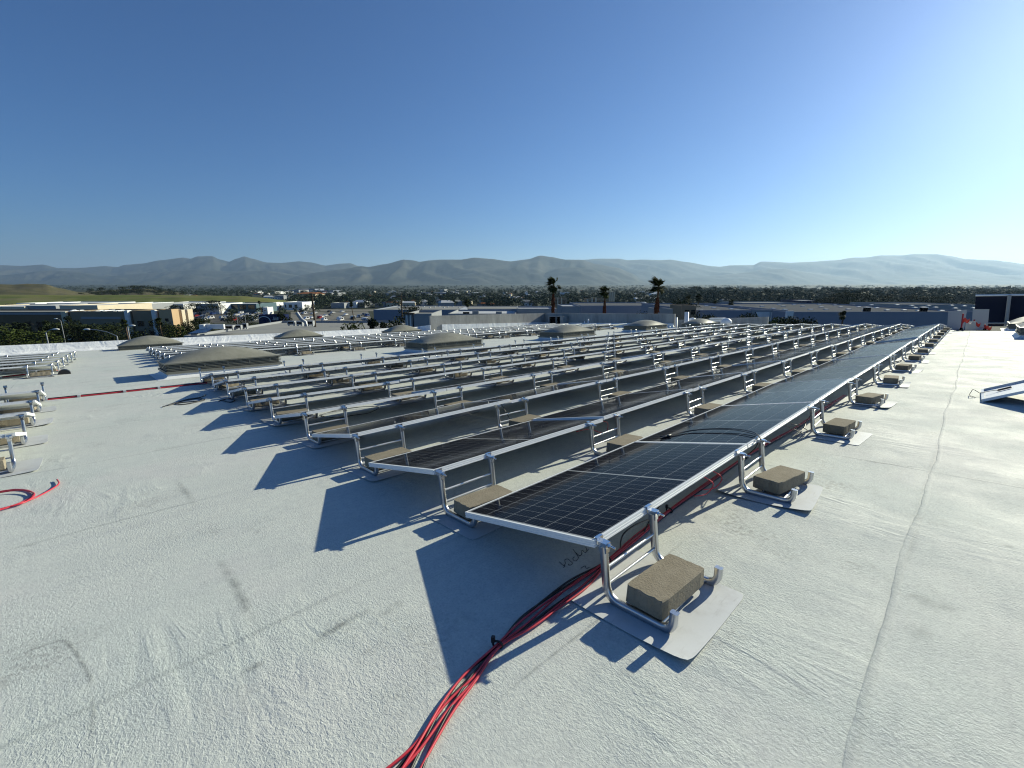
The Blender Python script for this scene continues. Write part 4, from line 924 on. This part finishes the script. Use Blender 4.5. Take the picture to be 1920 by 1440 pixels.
def building(label, x0, x1, yt, dist, depth, wall, roof, group=None, cat='building', name='building', zb=0.0, windows=(), trims=(), parapet=.5, hgt=None):
    a, c = D(x0, yt, dist), D(x1, yt, dist); h = (a.z if hgt is None else hgt) - zb; wd = c.x - a.x
    o = thing(name, label, cat, T(a.x, dist, zb), group); b = MB()
    b.box(0, wd, 0, depth, -.5, h - parapet); t = .3
    for q in ((0, wd, 0, t), (0, wd, depth - t, depth), (0, t, t, depth - t), (wd - t, wd, t, depth - t)): b.box(*q, h - parapet + .001, h)
    link('wall', b.mesh('wall', wall), o)
    b = MB(); b.box(t + .01, wd - t - .01, t + .01, depth - t - .01, h - parapet - .2, h - parapet + .06); link('roof', b.mesh('roof', roof), o)
    for (u0, u1, v0, v1) in windows:       # in pixels of the photograph
        p, q = D(u0, v0, dist), D(u1, v1, dist); b = MB(); b.box(p.x - a.x, q.x - a.x, -.03, .2, q.z - zb, p.z - zb); w_ = link('window', b.mesh('window', M_win), o)
        b = MB(); fx, fz0, fz1 = .18, q.z - zb, p.z - zb
        for r_ in ((p.x - a.x - fx, q.x - a.x + fx, fz1, fz1 + fx), (p.x - a.x - fx, q.x - a.x + fx, fz0 - fx, fz0), (p.x - a.x - fx, p.x - a.x, fz0, fz1), (q.x - a.x, q.x - a.x + fx, fz0, fz1)): b.box(r_[0], r_[1], -.08, .1, r_[2], r_[3])
        link('frame', b.mesh('frame', wall), w_)
    for (u0, u1, v0, v1, mt, out) in trims:
        p, q = D(u0, v0, dist), D(u1, v1, dist); b = MB(); b.box(p.x - a.x, q.x - a.x, -out, .25, max(-.4, q.z - zb), p.z - zb); link('trim', b.mesh('trim', mt), o)
    return o, a, h, wd
# the long brown building with its sunlit end
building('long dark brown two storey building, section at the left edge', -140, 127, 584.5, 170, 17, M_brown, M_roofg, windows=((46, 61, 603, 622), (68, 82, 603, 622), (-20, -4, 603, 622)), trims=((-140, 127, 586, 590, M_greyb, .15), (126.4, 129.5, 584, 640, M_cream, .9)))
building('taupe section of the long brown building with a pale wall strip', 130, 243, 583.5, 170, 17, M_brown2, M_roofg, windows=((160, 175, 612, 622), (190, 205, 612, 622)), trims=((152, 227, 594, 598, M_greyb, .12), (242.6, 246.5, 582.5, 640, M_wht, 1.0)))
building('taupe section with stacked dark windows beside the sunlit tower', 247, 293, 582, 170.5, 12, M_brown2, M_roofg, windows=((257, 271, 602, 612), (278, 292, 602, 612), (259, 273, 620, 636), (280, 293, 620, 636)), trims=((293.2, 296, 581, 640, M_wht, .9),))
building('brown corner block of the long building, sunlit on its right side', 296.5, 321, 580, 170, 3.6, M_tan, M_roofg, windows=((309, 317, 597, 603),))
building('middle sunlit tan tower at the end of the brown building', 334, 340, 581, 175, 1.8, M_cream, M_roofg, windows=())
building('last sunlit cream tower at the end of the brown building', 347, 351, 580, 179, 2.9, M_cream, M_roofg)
for i in range(26):                        # skylights on the brown building's roof, seen edge on
    a = D(135 + i * 4.2 + rnd.uniform(-1, 1), 583, 173 + rnd.uniform(0, 11)); o = thing('roof_skylight', 'small white skylight on the long brown building roof', 'skylight', T(a.x, a.y, 9.98), 'skylights on the brown building roof'); b = MB()
    b.box(-.6, .6, -1.2, 1.2, 0, .35); v = MB(); link('curb', b.mesh('curb', M_greyb), o); b = MB(); b.add([(-.6, -1.2, .352), (.6, -1.2, .352), (.6, 1.2, .352), (-.6, 1.2, .352), (-.3, -.7, .7), (.3, -.7, .7), (.3, .7, .7), (-.3, .7, .7)], [(0, 1, 5, 4), (1, 2, 6, 5), (2, 3, 7, 6), (3, 0, 4, 7), (4, 5, 6, 7)]); link('dome', b.mesh('dome', M_white), o)
GW = 'warehouses below the green field'
for q in (('cream warehouse at the left edge below the green field', -80, 45, 575, 262, 40, M_cream), ('grey warehouse front between two cream warehouses', 46, 104, 573, 264, 40, M_greyb), ('cream warehouse above the roof of the brown building', 111, 182, 572.5, 262, 40, M_cream), ('white warehouse with a grey gable beside the cream one', 184, 228, 570.5, 290, 45, M_wht),
          ('grey sided warehouse end between white warehouses', 229, 262, 570, 300, 40, M_greyb), ('long white warehouse below the green field', 263, 343, 569.5, 330, 50, M_wht), ('white warehouse far left below the green field', 30, 66, 568.5, 380, 40, M_wht), ('white warehouse strip behind the cream warehouses', 70, 182, 568.3, 390, 40, M_wht)):
    building(*q, M_roofw, GW)
building('white two storey building with dark square windows', 366, 409, 569.5, 330, 30, M_wht, M_roofw, windows=((385, 388, 574, 578), (391, 394, 574, 578), (396, 400, 572.5, 576), (404, 408, 573.5, 578)))
building('teal glass fronted building among palms', 416, 480, 569.5, 345, 30, M_teal, M_roofw, windows=((420, 430, 572, 580), (433, 446, 572, 580), (449, 462, 572, 580), (465, 478, 572, 580)))
building('small white building right of the teal building', 502, 517, 567.5, 390, 20, M_wht, M_roofw)
building('white building with an arcade of dark trees before it', 531, 566, 566.5, 390, 25, M_wht, M_roofw, windows=((534, 537, 571, 577), (541, 548, 571, 577), (552, 558, 571, 577)))
building('white truck sized shed by the road', 492, 501, 576, 330, 8, M_wht, M_wht, name='shed', cat='shed')
o, a, h, wd = building('pale yellow building with a red tile roof in the valley', 557, 590, 551, 760, 40, M_cream, M_tile, windows=((585, 587, 553, 555),)) ; b = MB(); b.add([(-2, -2, h), (wd + 2, -2, h), (wd + 2, 42, h), (-2, 42, h), (4, 20, h + 2.6), (wd - 4, 20, h + 2.6)], [(0, 1, 5, 4), (1, 2, 5), (2, 3, 4, 5), (3, 0, 4)]); link('tile_roof', b.mesh('tile_roof', M_tile), o)
# far pale industrial roofs
for i, (x0, x1, y, d, mt) in enumerate(((516, 530, 546.5, 1300, M_greyb), (532, 560, 543.5, 1500, M_greyb), (558, 590, 541.5, 1700, M_blueg), (590, 625, 544.5, 1400, M_blueg), (500, 514, 547, 1200, M_wht), (465, 483, 548.3, 1250, M_wht), (603, 632, 549, 1000, M_greyb), (455, 468, 545.5, 1400, M_greyb), (790, 830, 548, 1050, M_blueg), (805, 856, 549, 1000, M_blueg), (756, 778, 552, 900, M_greyb), (780, 802, 551.5, 900, M_greyb), (815, 840, 552, 900, M_wht), (722, 746, 549.5, 1000, M_greyb), (945, 958, 553, 760, M_wht), (1054, 1068, 548.5, 900, M_wht), (985, 990, 549, 800, M_wht), (668, 690, 562.5, 500, M_greyb), (620, 645, 568, 420, M_greyb), (652, 668, 567, 430, M_wht), (823, 833, 542.5, 1500, M_greyb), (1000, 1016, 564, 560, M_wht))):
    building('flat pale industrial building in the valley, ' + ORD[i % 20] + (' from the left' if i < 20 else ' of the last few'), x0, x1, y, d, d * .05, mt, M_roofg, 'flat industrial buildings in the valley')
# houses of the town
def house_mesh(k):
    r = random.Random(k); b = MB(); w_, d_, h = r.uniform(9, 15), r.uniform(8, 11), r.uniform(3, 5.5)
    b.box(-w_ / 2, w_ / 2, -d_ / 2, d_ / 2, 0, h, 0); e = .5; k2 = r.uniform(1.4, 2.2)
    b.add([(-w_ / 2 - e, -d_ / 2 - e, h), (w_ / 2 + e, -d_ / 2 - e, h), (w_ / 2 + e, d_ / 2 + e, h), (-w_ / 2 - e, d_ / 2 + e, h), (-w_ / 2 + 2, 0, h + k2), (w_ / 2 - 2, 0, h + k2)], [(0, 1, 5, 4), (1, 2, 5), (2, 3, 4, 5), (3, 0, 4)], 1)
    for t in range(3): x = -w_ / 2 + w_ * (t + .5) / 3; b.box(x - .6, x + .6, -d_ / 2 - .03, -d_ / 2 + .1, 1.0, 2.3, 2)
    return b.mesh('house', [(M_wht, M_cream, M_greyb)[k % 3], (M_roofw, M_roofg, M_tile, M_roofd, M_roofg)[k % 5], M_win])
HM = [house_mesh(k) for k in range(12)]
hr = random.Random(77)
for i in range(130):
    d = 430 * math.exp(hr.random() * 1.35); x = hr.choice((hr.uniform(640, 1000), hr.uniform(700, 1000), hr.uniform(330, 640) if d > 700 else hr.uniform(740, 1000), hr.uniform(1000, 1500)))
    if d < 700 and x < 640: x += 300
    p = D(x, 540, d); tag(link('house', hr.choice(HM), None, T(p.x, d, 0) @ Matrix.Rotation(hr.uniform(-.5, .5), 4, 'Z')), 'small pale house among the dark trees of the distant town', 'house', 'houses of the distant town')
# blue grey buildings behind the parapet
building('wide blue grey warehouse behind the utility pole', 700, 860, 580.5, 235, 50, M_blueg, M_roofg, windows=((749, 753, 596, 600),))
building('blue grey warehouse with small white vents behind the concrete wall', 780, 990, 579, 300, 45, M_blueg, M_roofg)
for i, x in enumerate((747, 754, 762, 770, 785, 795, 806, 815, 824, 832, 840, 850, 861)):
    p = D(x, 578, 262 + (i % 3) * 6); o = thing('roof_vent', 'small white vent on the blue grey warehouse roof', 'vent', T(p.x, p.y, 7.0), 'vents on the blue grey warehouse roof'); b = MB(); b.lathe([(.3, 0), (.3, .9), (.5, .95), (.5, 1.2), (0, 1.3)], 8); link('cowl', b.mesh('cowl', M_white), o); b = MB(); b.box(-.5, .5, -.5, .5, -.2, .05); link('base', b.mesh('vent_base', M_greyb), o)
building('grey office corner with pilasters left of the concrete wall', 759, 809, 588, 82, 12, M_greyb, M_roofg, trims=((758, 777, 586.5, 589, M_bark, .5), (762.5, 766.5, 591, 640, M_wht, .3), (769, 773, 591, 640, M_wht, .3), (775, 776, 589, 640, M_dark, .1)))
building('pale flat roofed block behind the sunlit concrete wall', 970, 1044, 578.5, 118, 15, M_greyb, M_roofw)
building('low pale rooftop block behind the sunlit concrete wall', 840, 968, 588, 112, 20, M_greyb, M_roofw, trims=((868, 880, 585, 588, M_dark, .1), (886, 898, 583, 590, M_greyb, .8), (930, 941, 584, 590, M_greyb, .8)))
# the flat roofed neighbour below our parapet
o, a, h, wd = building('flat grey roofed neighbour just below the white parapet', 340, 700, 601, 78, 34, M_greyb, M_roofg, hgt=11.6)
sgn, a, h, wd = building('long dark blue wall with a pale arc painted on it', 484, 529, 590.5, 170, 5, M_navy, M_roofg, cat='sign wall', name='sign_wall')
p0 = D(487, 604, 169.8); b = MB()
def arcpts(cx, cy, rx, ry, a0, a1, n, d): return [D(cx + rx * math.cos(a0 + (a1 - a0) * i / n), cy - ry * math.sin(a0 + (a1 - a0) * i / n), d) for i in range(n + 1)]
b.tube(arcpts(495, 604.5, 12.5, 11.0, 0.1, 2.5, 14, 169.85), .16, 5)
for q in (((512, 600), (513.5, 594), (515, 600)), ((516, 600), (516, 595), (517.5, 598), (519, 595), (519, 600)), ((521, 594.5), (521, 600))): b.tube([D(x, y, 169.85) for x, y in q], .13, 5)
link('logo', b.mesh('logo', M_wht), sgn, T(-a.x, -170, 0))
def unit(label, x0, x1, yt, yb, d, mat, lo, group='machines on the neighbouring roof'):
    a, c = D(x0, yt, d), D(x1, yb, d); w_ = c.x - a.x; hh = a.z - c.z; o = thing('air_conditioner', label, 'air conditioner', T(a.x, d, c.z), group); b = MB()
    b.box(0, w_, 0, w_ * .7, .12, hh); link('casing', b.mesh('casing', mat), o); b = MB(); b.box(.1 * w_, .9 * w_, -.02, .05, .22 + .1 * hh, hh * .8); link('grille', b.mesh('grille', M_dark), o)
    b = MB(); b.box(.05, .25, .1, w_ * .6, -.1, .119); b.box(w_ - .25, w_ - .05, .1, w_ * .6, -.1, .119); link('skid', b.mesh('skid', M_metal), o)
unit('largest dark air conditioner on the neighbouring roof', 418, 437, 610, 618.5, 84, M_metal, 0)
unit('grey air conditioner right of the largest one', 438, 452, 609.5, 617, 85, M_metal, 0); unit('small air conditioner at the end of the neighbouring roof group', 453, 463, 606, 616, 86, M_greyb, 0)
unit('grey roof unit under the utility pole', 574, 587, 601.5, 610.5, 82, M_metal, 0); unit('square grey roof unit left of the crooked duct', 538, 552, 602, 610, 83, M_metal, 0); unit('second square grey roof unit left of the crooked duct', 555, 567, 602.5, 610.5, 83, M_metal, 0)
o = thing('roof_parapet', 'white angled parapet piece on the neighbouring roof', 'parapet', T(0, 0, 0)); a, c = D(386, 608, 82), D(420, 617, 82); b = MB(); b.box(a.x, c.x, 82, 82.4, c.z, a.z); b.box(a.x - .9, a.x - .001, 81.4, 83.2, c.z, a.z); link('upstand', b.mesh('upstand', M_wht), o)
o = thing('roof_hood', 'low pale angled roof hood near the parapet piece', 'hood', T(0, 0, 0)); a, c = D(352, 622, 80), D(385, 614, 80); b = MB(); b.add([(a.x, 80, a.z - .3), (c.x, 80, a.z - .1), (c.x, 83, c.z), (a.x + 1, 83, c.z - .2)], [(0, 1, 2, 3)]); b.add([(q[0], q[1], q[2] - .15) for q in ((a.x, 80, a.z - .3), (c.x, 80, a.z - .1), (c.x, 83, c.z), (a.x + 1, 83, c.z - .2))], [(3, 2, 1, 0)]); link('sheet', b.mesh('sheet', M_roofw), o)
o = thing('crooked_duct', 'crooked grey duct standing on the neighbouring roof', 'duct', T(0, 0, 0)); b = MB(); b.tube([D(556, 586, 81), D(560, 592, 81), D(565, 599, 81), D(573, 604, 81), D(574, 612, 81)], .32, 8); link('duct_run', b.mesh('duct', M_metal), o)
for i, (x, y) in enumerate(((498, 615), (526, 614), (548, 613), (470, 617), (600, 611), (622, 609))):
    p = D(x, y, 80); o = thing('roof_hatch', 'flat pale roof hatch on the neighbouring roof, ' + ORD[i] + ' of six', 'roof hatch', T(p.x, p.y, 11.16), 'hatches on the neighbouring roof'); b = MB(); b.box(-.9, .9, -.7, .7, 0, .28); link('curb', b.mesh('curb', M_metal), o); b = MB(); b.box(-1.0, 1.0, -.8, .8, .281, .36); link('lid', b.mesh('lid', M_roofw), o)
# right hand side
o, a, h, wd = building('long blue grey warehouse with white roof skylights', 1476, 1850, 584.5, 132, 70, M_blueg, M_roofd, trims=((1474, 1479, 583, 640, M_wht, .5),))
o2, a2, h2, wd2 = building('left wing of the blue grey warehouse with pale pilaster panels', 1306, 1474, 581.5, 140, 60, M_blueg, M_roofd, windows=((1309, 1312, 583, 585),), trims=((1410, 1474, 581, 600, M_greyb, .35), (1417, 1424, 585, 640, M_wht, .45), (1430, 1437, 585, 640, M_wht, .45), (1443, 1450, 585, 640, M_wht, .45)))
for i in range(44):
    d = 136 + (i * 37 % 60); x = 1310 + (i * 83 % 520) + rnd.uniform(-6, 6); z = (h if x > 1478 else h2) - .44
    p = D(x, 580, max(d, 144)); o = thing('roof_skylight', 'low white skylight on the blue grey warehouse roof', 'skylight', T(p.x, p.y, z), 'skylights on the blue grey warehouse roof'); b = MB(); b.box(-.75, .75, -.5, .5, 0, .16); link('curb', b.mesh('curb', M_metal), o)
    b = MB(); b.add([(-.75, -.5, .161), (.75, -.5, .161), (.75, .5, .161), (-.75, .5, .161), (-.5, -.25, .30), (.5, -.25, .30), (.5, .25, .30), (-.5, .25, .30)], [(0, 1, 5, 4), (1, 2, 6, 5), (2, 3, 7, 6), (3, 0, 4, 7), (4, 5, 6, 7)]); link('dome', b.mesh('dome', M_white), o)
for x, q in ((1625, 'dark cube vent with a pale top on the warehouse roof, left one'), (1731, 'dark cube vent with a pale top on the warehouse roof, right one')):
    p = D(x, 584, 140); o = thing('roof_vent', q, 'vent', T(p.x, p.y, h - .44)); b = MB(); b.box(-.75, .75, -.6, .6, 0, 1.3); link('casing', b.mesh('casing', M_dark), o); b = MB(); b.box(-.85, .85, -.7, .7, 1.301, 1.45); link('lid', b.mesh('lid', M_white), o)
building('tan flat roofed building with two dark doorways', 1278, 1306, 573, 137, 10, M_brown2, M_roofw, windows=((1284, 1292, 581, 590), (1296, 1303, 581, 590)))
building('flat roofed dark navy building before the forest', 1501, 1550, 563.5, 400, 30, M_navy, M_roofw)
building('low grey building beyond the warehouse roof at right', 1690, 1830, 571, 260, 40, M_greyb, M_roofd); building('low grey building left of the dark clump of trees', 1395, 1500, 568, 290, 30, M_greyb, M_roofg)
building('long low blue grey warehouse behind the palms', 1090, 1250, 573, 215, 45, M_blueg, M_roofd); building('small white roofed building between the left two palms', 1054, 1088, 574, 190, 20, M_greyb, M_roofw)
building('low grey shed right of the right palm', 1232, 1262, 579, 120, 8, M_greyb, M_roofg, name='shed', cat='shed')
o, a, h, wd = building('beige building with square white portals behind the middle palm', 1101, 1142, 560, 330, 14, M_brown2, M_roofg, windows=((1103, 1108, 564, 570), (1112, 1115, 561, 569), (1120, 1126, 563, 570), (1130, 1138, 563, 570)), trims=((1100.5, 1102.5, 561, 572, M_cream, .8), (1109, 1111, 558, 572, M_cream, .8), (1116, 1118, 558, 572, M_cream, .8)))
building('beige square tower beside the middle palm', 1143, 1152, 547, 330, 6, M_brown2, M_roofg, trims=((1143, 1144.4, 547, 565, M_cream, .3), (1146.8, 1148.2, 547, 565, M_cream, .3), (1150.7, 1152, 547, 565, M_cream, .3)))
building('beige building behind the left palm', 1037, 1063, 559, 340, 14, M_brown2, M_roofg, windows=((1040, 1044, 562, 570), (1048, 1051, 560, 570), (1055, 1060, 562, 570)), trims=((1037, 1038.5, 560, 572, M_cream, .6), (1045, 1046.5, 558, 572, M_cream, .6), (1052, 1053.5, 558, 572, M_cream, .6)))

# ------------------------------------------------------------------ poles and lamps
def pole(label, x, yt, dist, r, cat='utility pole', name='utility_pole', arms=(), lean=0):
    c = D(x, yt, dist); o = thing(name, label, cat, T(c.x, c.y, 0)); b = MB(); b.tube([(lean, 0, c.z), (0, 0, 0)], [r * .75, r], 8); link('post', b.mesh('post', M_bark if cat == 'utility pole' else M_metal), o)
    for dz, w_ in arms: b = MB(); b.box(-w_ / 2 + lean, w_ / 2 + lean, -.06, .06, c.z - dz - .1, c.z - dz + .1); link('crossarm', b.mesh('crossarm', M_bark), o)
    return o, c
pole('brown leaning utility pole left of the cypresses', 587, 552, 100, .26, arms=((.5, 2.0),), lean=-.3); pole('slim dark utility pole right of the cypresses', 752, 553, 112, .20, arms=((.4, 2.2),))
def lamp(label, x, yt, dist, xa, ya):
    c = D(x, yt, dist); e = D(xa, ya, dist); o = thing('street_lamp', label, 'street lamp', T(c.x, c.y, 0)); dx = e.x - c.x; b = MB()
    b.tube([(0, 0, 0), (0, 0, c.z)], [.10, .075], 8); link('post', b.mesh('post', M_metal), o)
    b = MB(); b.tube([(0, 0, c.z), (dx * .35, 0, c.z + (e.z - c.z) * .65), (dx * .75, 0, e.z), (dx, 0, e.z + .05)], .05, 7); link('arm', b.mesh('arm', M_metal), o)
    b = MB(); s_ = math.copysign(1, dx); b.lathe([(0, -.10), (.22, -.06), (.26, .02), (.12, .12), (0, .13)], 10, 0, T(dx + s_ * .35, 0, e.z + .04) @ Matrix.Diagonal((2.0, 1, 1, 1))); link('lamp_head', b.mesh('lamp_head', M_wht), o)
lamp('street lamp with a long curved arm above the parapet', 219, 630, 60, 168, 618.3); lamp('street lamp before the left part of the brown building', 114, 602, 118, 107, 598)
lamp('pale street lamp post just above the parapet near the bush', 86, 624, 62, 100, 618); lamp('short bare lamp post right of the curved arm lamp', 239, 612, 66, 243, 611)
lamp('thin lamp post at the car park edge, left one', 444, 594, 150, 447, 593.4); lamp('thin lamp post at the car park edge, right one', 459, 591, 150, 462, 590.5)

# ------------------------------------------------------------------ parked cars
def car_mesh(c, k):
    b = MB(); L, W = 2.25, .9; van = k % 3 == 0; h = 1.85 if van else 1.45
    side = [(-L, .35), (-L, .80), (-L * .62, .90), (-L * (.45 if van else .30), h * .97), (L * (.80 if van else .45), h), (L * .95, .95), (L, .85), (L, .35)]
    v = [(x, -W, z) for x, z in side] + [(x, W, z) for x, z in side]; n = len(side)
    b.add(v, [tuple(range(n)), tuple(range(2 * n - 1, n - 1, -1))] + [(i, n + i, n + (i + 1) % n, (i + 1) % n) for i in range(n)], 0)
    for s_ in (-1, 1): b.add([(-L * .48, s_ * (W + .01), .95), (L * .7, s_ * (W + .01), .95), (L * .45, s_ * (W + .01), h * .93), (-L * .28, s_ * (W + .01), h * .92)], [(0, 1, 2, 3) if s_ < 0 else (3, 2, 1, 0)], 1)
    for x in (-L * .62, L * .62):
        for s_ in (-W, W): b.tube([(x, s_ - .1, .33), (x, s_ + .1, .33)], .33, 10, 2)
    m = NT('car_paint'); m.set(c, .25, .1, .5); return b.mesh('parked_car', [m.mat, M_win, M_black])
CARC = {'white': (.7, .7, .7), 'silver': (.45, .46, .47), 'black': (.015, .015, .017), 'grey': (.14, .145, .15), 'red': (.30, .02, .02), 'blue': (.03, .06, .18)}
CM = {c: [car_mesh(v, k) for k in range(3)] for c, v in CARC.items()}
cr = random.Random(9)
for k in range(90):
    row = k % 9
    if k < 54: x, y = cr.uniform(366, 488), 586.5 + 1.9 * row
    else: x, y = cr.uniform(560, 690), 585.5 + 2.0 * row
    c = cr.choice(('white', 'white', 'white', 'silver', 'silver', 'silver', 'black', 'black', 'grey', 'grey', 'grey', 'white', 'red', 'blue')); p = G(x, y, 0)
    tag(link('parked_car', cr.choice(CM[c]), None, T(p.x, p.y, .02) @ Matrix.Rotation(cr.choice((1.4, 1.5, 1.6, 4.6)), 4, 'Z')), c + ' car parked in the ' + ('car park behind the sunlit tower' if k < 54 else 'pale yard left of the cypresses'), 'car', c + (' cars in the car park behind the tower' if k < 54 else ' cars in the pale yard'))

# ------------------------------------------------------------------ the woods and gardens of the valley floor, far off: one mass
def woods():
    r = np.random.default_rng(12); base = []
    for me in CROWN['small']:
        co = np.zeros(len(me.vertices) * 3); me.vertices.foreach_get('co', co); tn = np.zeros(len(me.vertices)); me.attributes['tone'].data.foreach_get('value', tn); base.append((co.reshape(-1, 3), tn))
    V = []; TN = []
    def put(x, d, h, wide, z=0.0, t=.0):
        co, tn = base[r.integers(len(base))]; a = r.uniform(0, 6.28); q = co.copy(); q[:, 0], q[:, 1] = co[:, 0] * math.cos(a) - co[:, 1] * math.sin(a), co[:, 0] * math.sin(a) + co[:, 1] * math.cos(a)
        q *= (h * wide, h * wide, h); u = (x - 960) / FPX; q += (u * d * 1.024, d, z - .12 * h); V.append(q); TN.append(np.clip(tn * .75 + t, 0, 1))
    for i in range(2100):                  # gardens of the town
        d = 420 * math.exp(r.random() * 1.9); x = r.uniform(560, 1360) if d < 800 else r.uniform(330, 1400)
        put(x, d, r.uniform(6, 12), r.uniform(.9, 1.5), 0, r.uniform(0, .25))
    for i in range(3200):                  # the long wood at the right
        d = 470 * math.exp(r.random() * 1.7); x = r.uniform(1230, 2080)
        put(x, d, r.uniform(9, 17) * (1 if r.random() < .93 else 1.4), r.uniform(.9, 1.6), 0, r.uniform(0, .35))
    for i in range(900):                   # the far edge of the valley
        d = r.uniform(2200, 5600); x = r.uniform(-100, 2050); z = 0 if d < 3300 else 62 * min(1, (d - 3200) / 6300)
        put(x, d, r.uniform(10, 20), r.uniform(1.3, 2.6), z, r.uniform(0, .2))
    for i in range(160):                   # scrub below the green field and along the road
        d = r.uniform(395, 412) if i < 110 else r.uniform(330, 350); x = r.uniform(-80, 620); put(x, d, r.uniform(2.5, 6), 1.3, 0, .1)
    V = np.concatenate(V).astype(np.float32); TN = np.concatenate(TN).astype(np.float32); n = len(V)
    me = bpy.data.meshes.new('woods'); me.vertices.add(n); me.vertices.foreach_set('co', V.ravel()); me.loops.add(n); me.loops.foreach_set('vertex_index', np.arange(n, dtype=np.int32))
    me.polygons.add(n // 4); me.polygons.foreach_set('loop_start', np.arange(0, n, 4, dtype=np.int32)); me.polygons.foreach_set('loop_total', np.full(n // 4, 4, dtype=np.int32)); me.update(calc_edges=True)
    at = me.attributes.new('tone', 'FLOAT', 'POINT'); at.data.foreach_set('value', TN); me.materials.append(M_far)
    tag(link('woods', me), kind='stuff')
woods()

# ------------------------------------------------------------------ haze
def haze():
    b = MB(); b.box(-27500, 27500, -70, 26500, -3.0, 1300.0); m = bpy.data.materials.new('haze'); m.use_nodes = True; t = m.node_tree; t.nodes.remove(t.nodes['Principled BSDF'])
    v = t.nodes.new('ShaderNodeVolumePrincipled'); v.inputs['Color'].default_value = (.53, .745, 1.0, 1); v.inputs['Density'].default_value = HAZE; v.inputs['Anisotropy'].default_value = .34
    t.links.new(v.outputs[0], t.nodes['Material Output'].inputs['Volume']); tag(link('haze', b.mesh('haze', m)), kind='stuff')
HAZE = 3.5e-5
haze()
